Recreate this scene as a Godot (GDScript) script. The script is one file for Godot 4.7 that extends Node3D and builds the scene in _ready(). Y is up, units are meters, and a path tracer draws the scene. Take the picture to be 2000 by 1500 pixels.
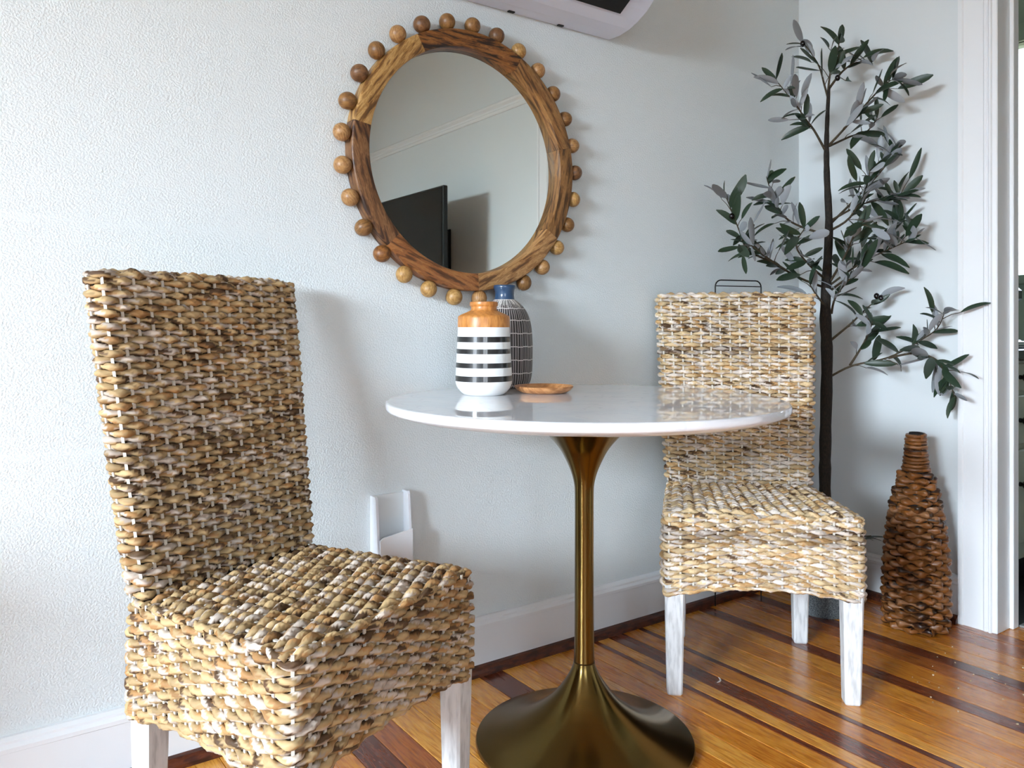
extends Node3D
# A small dining corner: two woven chairs, a marble pedestal table, a beaded round mirror, an olive tree and a kitchen doorway.
# World: the back wall is the plane z = 0, the right wall x = 0, the corner stands at the origin; metres, y up.

const TRUNK := [Vector3(-0.239, 0.163, 0.263), Vector3(-0.240, 0.393, 0.262), Vector3(-0.239, 0.541, 0.263), Vector3(-0.235, 0.804, 0.266), Vector3(-0.239, 0.968, 0.263), Vector3(-0.229, 1.214, 0.269), Vector3(-0.235, 1.379, 0.266), Vector3(-0.236, 1.477, 0.265), Vector3(-0.233, 1.576, 0.266), Vector3(-0.229, 1.674, 0.269)]
# how many leaves, and the way the twig runs
const BRANCHES := [
	[19, [Vector3(-0.237, 1.466, 0.264), Vector3(-0.286, 1.530, 0.254), Vector3(-0.327, 1.562, 0.249), Vector3(-0.367, 1.600, 0.245), Vector3(-0.414, 1.639, 0.236), Vector3(-0.455, 1.668, 0.232)]],
	[9, [Vector3(-0.232, 1.641, 0.267), Vector3(-0.230, 1.686, 0.253), Vector3(-0.232, 1.748, 0.236), Vector3(-0.248, 1.805, 0.210), Vector3(-0.255, 1.837, 0.190)]],
	[12, [Vector3(-0.231, 1.666, 0.268), Vector3(-0.225, 1.723, 0.272), Vector3(-0.212, 1.769, 0.282), Vector3(-0.201, 1.819, 0.289)]],
	[12, [Vector3(-0.228, 1.671, 0.270), Vector3(-0.158, 1.736, 0.271), Vector3(-0.084, 1.779, 0.275), Vector3(-0.033, 1.776, 0.304)]],
	[17, [Vector3(-0.233, 1.482, 0.266), Vector3(-0.215, 1.535, 0.316), Vector3(-0.191, 1.600, 0.370), Vector3(-0.174, 1.650, 0.419), Vector3(-0.173, 1.666, 0.456)]],
	[9, [Vector3(-0.228, 1.485, 0.270), Vector3(-0.141, 1.524, 0.291), Vector3(-0.065, 1.551, 0.305), Vector3(-0.033, 1.598, 0.320)]],
	[16, [Vector3(-0.229, 1.231, 0.269), Vector3(-0.145, 1.309, 0.299), Vector3(-0.057, 1.396, 0.330), Vector3(-0.034, 1.449, 0.362), Vector3(-0.034, 1.484, 0.386)]],
	[15, [Vector3(-0.227, 1.244, 0.271), Vector3(-0.154, 1.295, 0.331), Vector3(-0.091, 1.314, 0.384), Vector3(-0.050, 1.326, 0.422)]],
	[13, [Vector3(-0.225, 1.214, 0.272), Vector3(-0.221, 1.249, 0.337), Vector3(-0.228, 1.329, 0.393), Vector3(-0.263, 1.382, 0.429)]],
	[18, [Vector3(-0.232, 1.034, 0.267), Vector3(-0.173, 1.106, 0.342), Vector3(-0.122, 1.150, 0.411), Vector3(-0.074, 1.186, 0.478)]],
	[15, [Vector3(-0.231, 1.017, 0.268), Vector3(-0.146, 1.084, 0.308), Vector3(-0.055, 1.185, 0.352), Vector3(-0.034, 1.255, 0.408)]],
	[13, [Vector3(-0.231, 1.040, 0.268), Vector3(-0.249, 1.126, 0.337), Vector3(-0.283, 1.199, 0.395), Vector3(-0.323, 1.221, 0.448)]],
	[17, [Vector3(-0.237, 1.201, 0.264), Vector3(-0.310, 1.219, 0.237), Vector3(-0.370, 1.242, 0.219), Vector3(-0.418, 1.279, 0.209), Vector3(-0.448, 1.323, 0.212), Vector3(-0.477, 1.368, 0.216)]],
	[20, [Vector3(-0.239, 1.030, 0.263), Vector3(-0.326, 1.062, 0.225), Vector3(-0.412, 1.109, 0.189), Vector3(-0.489, 1.143, 0.158), Vector3(-0.526, 1.195, 0.157), Vector3(-0.563, 1.258, 0.155), Vector3(-0.594, 1.302, 0.157)]],
	[9, [Vector3(-0.393, 1.082, 0.226), Vector3(-0.473, 1.116, 0.219), Vector3(-0.547, 1.151, 0.215), Vector3(-0.615, 1.144, 0.216)]],
	[13, [Vector3(-0.239, 1.058, 0.263), Vector3(-0.343, 1.103, 0.270), Vector3(-0.431, 1.152, 0.289), Vector3(-0.468, 1.198, 0.345)]],
	[18, [Vector3(-0.225, 0.746, 0.272), Vector3(-0.194, 0.782, 0.329), Vector3(-0.128, 0.809, 0.410), Vector3(-0.081, 0.858, 0.478), Vector3(-0.061, 0.900, 0.527), Vector3(-0.069, 0.953, 0.555)]],
	[17, [Vector3(-0.142, 0.808, 0.418), Vector3(-0.092, 0.824, 0.480), Vector3(-0.061, 0.801, 0.530), Vector3(-0.061, 0.755, 0.558), Vector3(-0.064, 0.691, 0.583)]],
	[10, [Vector3(-0.174, 0.781, 0.308), Vector3(-0.163, 0.862, 0.354), Vector3(-0.171, 0.922, 0.384)]],
	[8, [Vector3(-0.225, 0.861, 0.272), Vector3(-0.166, 0.915, 0.306), Vector3(-0.122, 0.960, 0.329), Vector3(-0.072, 1.005, 0.356)]],
	[10, [Vector3(-0.223, 0.948, 0.274), Vector3(-0.242, 1.000, 0.301), Vector3(-0.236, 1.055, 0.346), Vector3(-0.228, 1.092, 0.393)]],
	[6, [Vector3(-0.237, 0.968, 0.264), Vector3(-0.301, 1.012, 0.267), Vector3(-0.352, 1.043, 0.280)]],
]

# ---------------------------------------------------------------- mesh buffers
class Buf:
	var v := PackedVector3Array()
	var n := PackedVector3Array()
	var c := PackedColorArray()
	var uv := PackedVector2Array()
	var i := PackedInt32Array()
	func vert(p: Vector3, nn: Vector3, t := Vector2.ZERO, col := Color.WHITE) -> int:
		v.append(p); n.append(nn); uv.append(t); c.append(col)
		return v.size() - 1
	func tri(a: int, b: int, d: int) -> void:
		# front faces run clockwise
		var g := (v[b] - v[a]).cross(v[d] - v[a])
		if g.dot(n[a] + n[b] + n[d]) > 0.0:
			i.append(a); i.append(d); i.append(b)
		else:
			i.append(a); i.append(b); i.append(d)
	func poly(pts: Array, away: Vector3, uvs := []) -> void:
		# a flat convex face that looks away from the point given
		var nn: Vector3 = (pts[1] - pts[0]).cross(pts[2] - pts[0]).normalized()
		var mid := Vector3.ZERO
		for p in pts: mid += p
		mid /= pts.size()
		if nn.dot(mid - away) < 0.0: nn = -nn
		var at := []
		for k in pts.size(): at.append(vert(pts[k], nn, uvs[k] if uvs.size() > k else Vector2(pts[k].x + pts[k].z, pts[k].y)))
		for k in range(1, pts.size() - 1): tri(at[0], at[k], at[k + 1])
	func box(mid: Vector3, size: Vector3, ch := 0.0, turn := Basis()) -> void:
		var h := size * 0.5
		if ch <= 0.0:
			for ax in 3:
				for s in [-1.0, 1.0]:
					var q := []
					for w in [[-1, -1], [1, -1], [1, 1], [-1, 1]]:
						var p := Vector3.ZERO
						p[ax] = h[ax] * s
						p[(ax + 1) % 3] = h[(ax + 1) % 3] * w[0]
						p[(ax + 2) % 3] = h[(ax + 2) % 3] * w[1]
						q.append(mid + turn * p)
					poly(q, mid)
			return
		var cs := func(sx: float, sy: float, sz: float, ax: int) -> Vector3:
			var p := Vector3(sx * (h.x - ch), sy * (h.y - ch), sz * (h.z - ch))
			p[ax] += ch * [sx, sy, sz][ax]
			return mid + turn * p
		for ax in 3:
			var b1 := (ax + 1) % 3
			var b2 := (ax + 2) % 3
			for s in [-1.0, 1.0]:
				var q := []
				for w in [[-1.0, -1.0], [1.0, -1.0], [1.0, 1.0], [-1.0, 1.0]]:
					var sg := [0.0, 0.0, 0.0]
					sg[ax] = s; sg[b1] = w[0]; sg[b2] = w[1]
					q.append(cs.call(sg[0], sg[1], sg[2], ax))
				poly(q, mid)
			for s1 in [-1.0, 1.0]:
				for s2 in [-1.0, 1.0]:
					var q := []
					for e in [[-1.0, b1], [-1.0, b2], [1.0, b2], [1.0, b1]]:
						var sg := [0.0, 0.0, 0.0]
						sg[ax] = e[0]; sg[b1] = s1; sg[b2] = s2
						q.append(cs.call(sg[0], sg[1], sg[2], e[1]))
					poly(q, mid)
		for sx in [-1.0, 1.0]:
			for sy in [-1.0, 1.0]:
				for sz in [-1.0, 1.0]:
					poly([cs.call(sx, sy, sz, 0), cs.call(sx, sy, sz, 1), cs.call(sx, sy, sz, 2)], mid)
	func lathe(profile: Array, segs := 64, mid := Vector3.ZERO, a0 := 0.0, a1 := TAU, rep := 1.0) -> void:
		# profile: points (radius, height), from the bottom up along the outside; sharp turns stay sharp
		var pts := []
		var nor := []
		var lens := []
		var joins := []
		var run := 0.0
		for k in profile.size() - 1:
			var d: Vector2 = (profile[k + 1] - profile[k])
			var nn := Vector2(d.y, -d.x).normalized()
			if k > 0 and nor[-1].angle_to(nn) < 0.7 and nor[-1].angle_to(nn) > -0.7:
				nor[-1] = (nor[-1] + nn).normalized()
			else:
				if k > 0: joins.append(pts.size() - 1)
				pts.append(profile[k]); nor.append(nn); lens.append(run)
			run += d.length()
			pts.append(profile[k + 1]); nor.append(nn); lens.append(run)
		var m := pts.size()
		var first := v.size()
		for j in segs + 1:
			var a := lerpf(a0, a1, float(j) / segs)
			var dir := Vector3(cos(a), 0, sin(a))
			for k in m:
				vert(mid + dir * pts[k].x + Vector3(0, pts[k].y, 0), (dir * nor[k].x + Vector3(0, nor[k].y, 0)).normalized(), Vector2(rep * j / segs, lens[k]))
		for j in segs:
			for k in m - 1:
				if k in joins: continue
				var q := first + j * m + k
				if pts[k].x > 1e-5: tri(q, q + 1, q + m)
				if pts[k + 1].x > 1e-5: tri(q + 1, q + m + 1, q + m)
	func tube(pts: Array, radii: Array, sides := 8, cap := true) -> void:
		var first := v.size()
		var up := Vector3.UP
		var m := pts.size()
		for k in m:
			var d: Vector3 = (pts[mini(k + 1, m - 1)] - pts[maxi(k - 1, 0)]).normalized()
			if absf(d.dot(up)) > 0.95: up = Vector3.RIGHT if absf(d.x) < 0.8 else Vector3.BACK
			var a := d.cross(up).normalized()
			var b := a.cross(d).normalized()
			up = b
			for j in sides:
				var f := TAU * j / sides
				var o := a * cos(f) + b * sin(f)
				vert(pts[k] + o * radii[k], o, Vector2(float(j) / sides, k))
		for k in m - 1:
			for j in sides:
				var q := first + k * sides + j
				var w := first + k * sides + (j + 1) % sides
				tri(q, w, q + sides); tri(w, w + sides, q + sides)
		if cap:
			for e in [0, m - 1]:
				var nn: Vector3 = (pts[e] - pts[1 if e == 0 else m - 2]).normalized()
				var at := []
				for j in sides: at.append(vert(v[first + e * sides + j], nn))
				for j in range(1, sides - 1): tri(at[0], at[j], at[j + 1])
	func extrude(outline: Array, axis: Vector3, ax: Vector3, ay: Vector3, mid: Vector3, length: float) -> void:
		# a closed outline (2D, along ax and ay) drawn out along axis, centred on mid
		var cen := Vector2.ZERO
		for p in outline: cen += p
		cen /= outline.size()
		var m := outline.size()
		var area := 0.0
		for k in m:
			var p: Vector2 = outline[k]
			var q: Vector2 = outline[(k + 1) % m]
			area += p.cross(q)
		for k in m:
			var p: Vector2 = outline[k]
			var q: Vector2 = outline[(k + 1) % m]
			var d: Vector2 = (q - p).normalized()
			var o: Vector2 = Vector2(d.y, -d.x) * signf(area)
			var nn := (ax * o.x + ay * o.y).normalized()
			var a := mid + ax * p.x + ay * p.y
			var b := mid + ax * q.x + ay * q.y
			var h := axis * length * 0.5
			var i0 := vert(a - h, nn); var i1 := vert(b - h, nn); var i2 := vert(b + h, nn); var i3 := vert(a + h, nn)
			tri(i0, i1, i2); tri(i0, i2, i3)
		var flat := PackedVector2Array(outline)
		var idx := Geometry2D.triangulate_polygon(flat)
		for s in [-1.0, 1.0]:
			var base := v.size()
			for p in outline: vert(mid + ax * p.x + ay * p.y + axis * length * 0.5 * s, axis * s)
			for k in range(0, idx.size(), 3): tri(base + idx[k], base + idx[k + 1], base + idx[k + 2])
	func mesh() -> ArrayMesh:
		var a := []
		a.resize(Mesh.ARRAY_MAX)
		a[Mesh.ARRAY_VERTEX] = v; a[Mesh.ARRAY_NORMAL] = n; a[Mesh.ARRAY_COLOR] = c; a[Mesh.ARRAY_TEX_UV] = uv; a[Mesh.ARRAY_INDEX] = i
		var m := ArrayMesh.new()
		m.add_surface_from_arrays(Mesh.PRIMITIVE_TRIANGLES, a)
		return m

# ---------------------------------------------------------------- nodes and materials
var used := {}

func numbered(called: String) -> String:
	var k: int = used.get(called, 0)
	used[called] = k + 1
	return called if k == 0 else "%s_%03d" % [called, k]

func obj(called: String, mesh: Mesh, material: Material, parent: Node = self) -> MeshInstance3D:
	var o := MeshInstance3D.new()
	o.name = numbered(called) if parent == self else called
	o.mesh = mesh
	o.material_override = material
	parent.add_child(o, true)
	return o

func thing(called: String, label: String, category: String, at := Vector3.ZERO, turn := 0.0, group := "") -> Node3D:
	var o := Node3D.new()
	o.name = numbered(called)
	add_child(o)
	o.position = at
	o.rotation.y = turn
	tag(o, label, category, group)
	return o

func tag(o: Node, label: String, category := "", group := "") -> void:
	o.set_meta("label", label)
	if category: o.set_meta("category", category)
	if group: o.set_meta("group", group)

func struct(o: Node, label: String) -> Node:
	o.set_meta("kind", "structure")
	o.set_meta("label", label)
	o.set_meta("category", String(o.name).split("_")[0])
	return o

func ramp(stops: Array) -> Gradient:
	var g := Gradient.new()
	var off := PackedFloat32Array()
	var col := PackedColorArray()
	for s in stops:
		off.append(s[0]); col.append(s[1])
	g.offsets = off
	g.colors = col
	return g

func noise_tex(sd: int, freq: float, stops: Array, octaves := 4, warp := 0.0, size := 512) -> NoiseTexture2D:
	var f := FastNoiseLite.new()
	f.seed = sd
	f.noise_type = FastNoiseLite.TYPE_SIMPLEX_SMOOTH
	f.frequency = freq
	f.fractal_octaves = octaves
	if warp > 0.0:
		f.domain_warp_enabled = true
		f.domain_warp_amplitude = warp
		f.domain_warp_frequency = freq
	var t := NoiseTexture2D.new()
	t.width = size; t.height = size
	t.seamless = true
	t.noise = f
	if stops.size(): t.color_ramp = ramp(stops)
	return t

func mat(color: Color, rough := 0.6, metal := 0.0) -> StandardMaterial3D:
	var m := StandardMaterial3D.new()
	m.albedo_color = color
	m.roughness = rough
	m.metallic = metal
	return m

func tri_mat(tex: Texture2D, scale: Vector3, rough := 0.6, world := false, tint := Color.WHITE) -> StandardMaterial3D:
	var m := mat(tint, rough)
	m.albedo_texture = tex
	m.uv1_triplanar = true
	m.uv1_world_triplanar = world
	m.uv1_scale = scale
	return m

func wood(sd: int, dark: Color, mid: Color, light: Color, scale: Vector3, rough := 0.45, world := false) -> StandardMaterial3D:
	return tri_mat(noise_tex(sd, 0.012, [[0.0, dark], [0.32, dark.lerp(mid, 0.6)], [0.5, mid], [0.62, light], [0.75, mid.lerp(light, 0.5)], [1.0, dark.lerp(mid, 0.5)]], 5, 18.0), scale, rough, world)

func hash01(a: float, b: float) -> float:
	var h := sin(a * 127.1 + b * 311.7) * 43758.5453
	return h - floor(h)

# ---------------------------------------------------------------- weaving
var fray := FastNoiseLite.new()

func rounded(corners: Array, rad: float, count: int) -> Array:
	# a closed outline (x, z) with round corners, as count + 1 evenly spaced [point, outward normal]
	var raw := []
	var m := corners.size()
	for k in m:
		var p: Vector2 = corners[k]
		var d0: Vector2 = (p - corners[(k + m - 1) % m]).normalized()
		var d1: Vector2 = (corners[(k + 1) % m] - p).normalized()
		var turn := d0.angle_to(d1)
		var ln := rad * tan(absf(turn) / 2.0)
		var inward := Vector2(-d0.y, d0.x) * signf(turn)
		var cen: Vector2 = p - d0 * ln + inward * rad
		for j in 7:
			var nn := (-inward).rotated(turn * j / 6.0)
			raw.append([cen + nn * rad, nn])
	raw.append(raw[0])
	var lens := [0.0]
	for k in range(1, raw.size()): lens.append(lens[k - 1] + raw[k][0].distance_to(raw[k - 1][0]))
	var total: float = lens[-1]
	var out := []
	var at := 0
	for k in count + 1:
		var s := total * k / count
		while at < raw.size() - 2 and lens[at + 1] < s: at += 1
		var f: float = (s - lens[at]) / maxf(lens[at + 1] - lens[at], 1e-9)
		out.append([raw[at][0].lerp(raw[at + 1][0], f), (raw[at][1].lerp(raw[at + 1][1], f)).normalized()])
	return out

func braid(pts: Array, nor: Array, ups: Array, stakes: float, parity: float, look: Dictionary) -> ArrayMesh:
	# one twisted leaf rope that runs over and under the stakes
	var b := Buf.new()
	var m := pts.size()
	var sides: int = look.get("sides", 10)
	var rh: float = look.rh
	var rd: float = look.rd
	var amp: float = look.amp
	var sd: float = look.seed
	var twist: float = look.get("twist", 165.0)
	var swell: float = look.get("swell", 0.06)
	var grid := PackedVector3Array()
	var s := 0.0
	for k in m:
		if k > 0: s += pts[k].distance_to(pts[k - 1])
		var bulge := cos(PI * (stakes * k / (m - 1) + parity))
		var wob := fray.get_noise_2d(s * 900.0, sd * 37.0)
		var wob2 := fray.get_noise_2d(s * 1500.0 + 500.0, sd * 53.0)
		var cen: Vector3 = pts[k] + nor[k] * (amp * bulge + wob * 0.0012) + ups[k] * (wob2 * rh * 0.28)
		var hh := rh * (1.0 + swell * bulge + 0.20 * wob)
		var dd := rd * (0.92 + 1.2 * swell * bulge + 0.20 * wob2)
		for j in sides:
			var f := TAU * j / sides
			var lobe := 1.5 * f - twist * s + wob * 1.6
			var r := 0.66 + 0.40 * absf(cos(lobe))
			grid.append(cen + nor[k] * (cos(f) * dd * r) + ups[k] * (sin(f) * hh * r))
			var id := floorf(lobe / PI + 0.5)
			var h := hash01(id, sd)
			var h2 := hash01(id + 0.37, sd + 5.1)
			var col: Color = look.base
			if h < look.dark_share: col = look.dark
			elif h < look.dark_share + look.pale_share: col = look.pale
			elif h > 0.86: col = look.warm
			col = col * (0.72 + 0.5 * h2)
			col = col.lerp(look.dark, clampf(0.5 * fray.get_noise_2d(s * 260.0, sd * 11.0) + 0.18 * look.get("stain", 0.0) + look.get("stain", 0.0) * (1.0 if h2 > 0.6 else 0.0) * 0.6, 0.0, 0.75))
			b.c.append(Color(col.r, col.g, col.b))
			b.uv.append(Vector2(s * 20.0, float(j) / sides))
	b.v = grid
	b.n.resize(grid.size())
	for k in m:
		for j in sides:
			var q := k * sides + j
			var ds := grid[mini(k + 1, m - 1) * sides + j] - grid[maxi(k - 1, 0) * sides + j]
			var df := grid[k * sides + (j + 1) % sides] - grid[k * sides + (j + sides - 1) % sides]
			var nn := ds.cross(df).normalized()
			var f := TAU * j / sides
			var out: Vector3 = nor[k] * cos(f) + ups[k] * sin(f)
			b.n[q] = nn if nn.dot(out) > 0.0 else -nn
	var flip := (grid[sides] - grid[0]).cross(grid[1] - grid[0]).dot(b.n[0]) > 0.0
	for k in m - 1:
		for j in sides:
			var q := k * sides + j
			var w := k * sides + (j + 1) % sides
			if flip:
				b.i.append(q); b.i.append(w); b.i.append(q + sides)
				b.i.append(w); b.i.append(w + sides); b.i.append(q + sides)
			else:
				b.i.append(q); b.i.append(q + sides); b.i.append(w)
				b.i.append(w); b.i.append(q + sides); b.i.append(w + sides)
	return b.mesh()

func strip(a: Vector3, z: Vector3, out_a: Vector3, out_z: Vector3, w: float, t: float) -> ArrayMesh:
	# a flat cane from a to z
	var b := Buf.new()
	var along := (z - a).normalized()
	var q := []
	for e in [[a, out_a], [z, out_z]]:
		var side: Vector3 = along.cross(e[1]).normalized() * w * 0.5
		var o: Vector3 = e[1] * t * 0.5
		q.append([e[0] - side - o, e[0] + side - o, e[0] + side + o, e[0] - side + o])
	var mid := (a + z) * 0.5
	for k in 4: b.poly([q[0][k], q[0][(k + 1) % 4], q[1][(k + 1) % 4], q[1][k]], mid)
	b.poly(q[0], mid); b.poly(q[1], mid)
	return b.mesh()

func loft(low: Array, high: Array, y0: float, y1: float, shift := Vector3.ZERO) -> ArrayMesh:
	# a closed solid between two outlines of as many points
	var b := Buf.new()
	var m := low.size() - 1
	var mid := Vector3(0, (y0 + y1) * 0.5, 0) + shift
	for k in m:
		var a: Vector2 = low[k][0]; var c: Vector2 = low[k + 1][0]
		var d: Vector2 = high[k][0]; var e: Vector2 = high[k + 1][0]
		var n0 := Vector3(low[k][1].x, 0, low[k][1].y); var n1 := Vector3(low[k + 1][1].x, 0, low[k + 1][1].y)
		var i0 := b.vert(Vector3(a.x, y0, a.y), n0); var i1 := b.vert(Vector3(c.x, y0, c.y), n1)
		var i2 := b.vert(Vector3(e.x, y1, e.y), n1); var i3 := b.vert(Vector3(d.x, y1, d.y), n0)
		b.tri(i0, i1, i2); b.tri(i0, i2, i3)
	for e in [[low, y0, Vector3.DOWN], [high, y1, Vector3.UP]]:
		var cen := Vector2.ZERO
		for k in m: cen += e[0][k][0]
		cen /= m
		var c0 := b.vert(Vector3(cen.x, e[1], cen.y), e[2])
		var at := []
		for k in m: at.append(b.vert(Vector3(e[0][k][0].x, e[1], e[0][k][0].y), e[2]))
		for k in m: b.tri(c0, at[k], at[(k + 1) % m])
	return b.mesh()

const HS := 0.4538   # seat height
const HA := 0.2504   # lower edge of the woven apron
const HT := 1.006    # top of the back
const DF := 0.2102   # front of the seat
const ZB := -0.1694  # face of the back at the seat
const ZT := -0.2523  # face of the back at its top
const TB := 0.058    # thickness of the back
const WF := 0.4915
const WS := 0.4158
const WT := 0.4704

func back_outline(y: float, inset: float, count: int) -> Array:
	var t := (y - HS) / (HT - HS)
	var w := lerpf(WS, WT, pow(clampf(t, 0, 1), 0.8)) * 0.5 - inset
	var zf := lerpf(ZB, ZT, t) - inset
	var zr := lerpf(ZB, ZT, t) - TB + inset
	return rounded([Vector2(w, zf), Vector2(-w, zf), Vector2(-w, zr), Vector2(w, zr)], 0.02, count)

func apron_outline(inset: float, count: int) -> Array:
	var zr := ZB - TB + inset
	return rounded([Vector2(WF / 2 - inset, DF - inset), Vector2(-WF / 2 + inset, DF - inset), Vector2(-WS / 2 + inset, zr), Vector2(WS / 2 - inset, zr)], 0.026, count)

func arch(p: Vector2, nn: Vector2) -> float:
	var u := p.x / (WF * 0.46) if absf(nn.y) > absf(nn.x) else (p.y - (DF + ZB - TB) * 0.5) / ((DF - ZB + TB) * 0.46)
	return 0.024 * maxf(0.0, 1.0 - pow(absf(u), 2.2))

func woven_chair(label: String, at: Vector3, turn_deg: float, tones: Dictionary, stained: Array, leg_mat: Material) -> Node3D:
	var chair := thing("woven_chair", label, "chair", at, deg_to_rad(turn_deg), "woven dining chairs")
	var fibre := mat(Color.WHITE, 0.62)
	fibre.vertex_color_use_as_albedo = true
	fibre.metallic_specular = 0.35
	var cane := mat(Color(0.80, 0.77, 0.72), 0.55)
	var under := mat(Color(0.17, 0.12, 0.08), 0.9)
	var look := tones.duplicate()
	look.merge({"rh": 0.0061, "rd": 0.0066, "amp": 0.0034, "swell": 0.26})
	var sd: float = tones.seed
	# ---- backrest
	var n_back := 370
	var st := 34.0
	var back := obj("backrest", loft(back_outline(HS - 0.02, 0.013, 60), back_outline(HT - 0.012, 0.013, 60), HS - 0.02, HT - 0.012), under, chair)
	var rows := 49
	var lean := Vector3(0, HT - HS, ZT - ZB).normalized()
	for r in rows:
		var y := HS + 0.004 + (HT - HS - 0.012) * r / (rows - 1)
		var o := back_outline(y, 0.008, n_back)
		var pts := []; var nor := []; var ups := []
		for e in o:
			pts.append(Vector3(e[0].x, y, e[0].y))
			nor.append(Vector3(e[1].x, 0, e[1].y))
			ups.append(lean)
		look.seed = sd + r
		look.stain = 1.0 if stained.has(r) else 0.0
		obj("woven_braid", braid(pts, nor, ups, st, float(r % 2), look), fibre, back)
	for r in 4:
		var pts := []; var nor := []; var ups := []
		for k in 181:
			var u := -1.0 + 2.0 * k / 180.0
			var z := ZT - 0.011 - 0.012 * r
			pts.append(Vector3(u * (WT / 2 - 0.014), HT - 0.006 - 0.010 * pow(absf(u), 14.0), z))
			nor.append(Vector3.UP); ups.append(Vector3.BACK)
		look.seed = sd + 60 + r
		look.stain = 0.0
		obj("woven_braid", braid(pts, nor, ups, 14.0, float(r % 2), look), fibre, back)
	var lo := back_outline(HS, 0.0055, int(st))
	var hi := back_outline(HT - 0.01, 0.0055, int(st))
	for k in int(st):
		var a := Vector3(lo[k][0].x, HS, lo[k][0].y)
		var z := Vector3(hi[k][0].x, HT - 0.01, hi[k][0].y)
		obj("cane_stake", strip(a, z, Vector3(lo[k][1].x, 0, lo[k][1].y), Vector3(hi[k][1].x, 0, hi[k][1].y), 0.0048, 0.003), cane, back)
	# ---- seat with its apron
	var seat := obj("seat", loft(apron_outline(0.014, 60), apron_outline(0.014, 60), HA + 0.026, HS - 0.012), under, chair)
	var n_ap := 600
	st = 56.0
	rows = 18
	var o2 := apron_outline(0.008, n_ap)
	for r in rows:
		var f := float(r) / (rows - 1)
		var pts := []; var nor := []; var ups := []
		for e in o2:
			var y := lerpf(HA + 0.008, HS - 0.010, f) + arch(e[0], e[1]) * (1.0 - f)
			var tuck := 0.007 * pow(f, 6.0)
			pts.append(Vector3(e[0].x - e[1].x * tuck, y, e[0].y - e[1].y * tuck))
			nor.append(Vector3(e[1].x, 0, e[1].y)); ups.append(Vector3.UP)
		look.seed = sd + 100 + r
		look.stain = 1.0 if stained.has(100 + r) else 0.0
		obj("woven_braid", braid(pts, nor, ups, st, float(r % 2), look), fibre, seat)
	# the lower edge is bound with one thinner braid
	var pb := []; var nb := []; var ub := []
	for e in o2:
		pb.append(Vector3(e[0].x, HA - 0.001 + arch(e[0], e[1]), e[0].y)); nb.append(Vector3(e[1].x, 0, e[1].y)); ub.append(Vector3.UP)
	var edge := look.duplicate()
	edge.merge({"rh": 0.0055, "rd": 0.0072, "amp": 0.001, "seed": sd + 130, "stain": 0.0}, true)
	obj("edge_braid", braid(pb, nb, ub, st, 0.0, edge), fibre, seat)
	for k in int(st):
		var e: Array = apron_outline(0.0055, int(st))[k] if k == 0 else o2[int(round(k * n_ap / st))]
		var a := Vector3(e[0].x + e[1].x * 0.0025, HA + 0.004 + arch(e[0], e[1]), e[0].y + e[1].y * 0.0025)
		var z := Vector3(e[0].x - e[1].x * 0.002, HS - 0.006, e[0].y - e[1].y * 0.002)
		obj("cane_stake", strip(a, z, Vector3(e[1].x, 0, e[1].y), Vector3(e[1].x, 0, e[1].y), 0.0048, 0.003), cane, seat)
	var top_rows := 34
	for r in top_rows:
		var f := float(r) / (top_rows - 1)
		var z := lerpf(ZB + 0.002, DF - 0.014, f)
		var w := lerpf(WS, WF, (z - ZB + TB) / (DF - ZB + TB)) * 0.5 - 0.012
		var pts := []; var nor := []; var ups := []
		for k in 171:
			var u := -1.0 + 2.0 * k / 170.0
			var drop := 0.012 * pow(absf(u), 16.0) + (0.005 if r == top_rows - 1 else 0.0)
			pts.append(Vector3(u * w, HS - 0.0045 - drop, z + 0.004 * sin(u * 3.0 + r)))
			nor.append(Vector3(signf(u) * pow(absf(u), 16.0) * 0.8, 1, 0.25 if r == top_rows - 1 else 0.0).normalized()); ups.append(Vector3.BACK)
		look.seed = sd + 200 + r
		look.stain = 1.0 if stained.has(200 + r) else 0.0
		obj("woven_braid", braid(pts, nor, ups, 16.0, float(r % 2), look), fibre, seat)
	for k in range(1, 16):
		var u := -1.0 + 2.0 * k / 16.0
		obj("cane_stake", strip(Vector3(u * (WS / 2 - 0.012), HS - 0.004, ZB), Vector3(u * (WF / 2 - 0.012), HS - 0.006, DF - 0.016), Vector3.UP, Vector3.UP, 0.0048, 0.003), cane, seat)
	# ---- legs
	for l in [[-1.0, 1.0], [1.0, 1.0], [-1.0, -1.0], [1.0, -1.0]]:
		var front: bool = l[1] > 0.0
		var x: float = l[0] * ((WF if front else WS) / 2 - 0.036)
		var z := DF - 0.034 if front else ZB - TB + 0.034
		var b := Buf.new()
		var q := []
		for e in [[0.0, 0.017, 0.0], [0.004, 0.0188, 0.0], [HA + 0.04, 0.0245, 0.0]]:
			var ring := []
			for w in [[-1, -0.8], [-0.8, -1], [0.8, -1], [1, -0.8], [1, 0.8], [0.8, 1], [-0.8, 1], [-1, 0.8]]:
				ring.append(Vector3(x + w[0] * e[1], e[0], z + w[1] * e[1]))
			q.append(ring)
		var mid := Vector3(x, 0.14, z)
		for s in 2:
			for k in 8: b.poly([q[s][k], q[s][(k + 1) % 8], q[s + 1][(k + 1) % 8], q[s + 1][k]], mid)
		b.poly(q[0], mid); b.poly(q[2], mid)
		obj("leg", b.mesh(), leg_mat, chair)
	return chair

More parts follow.
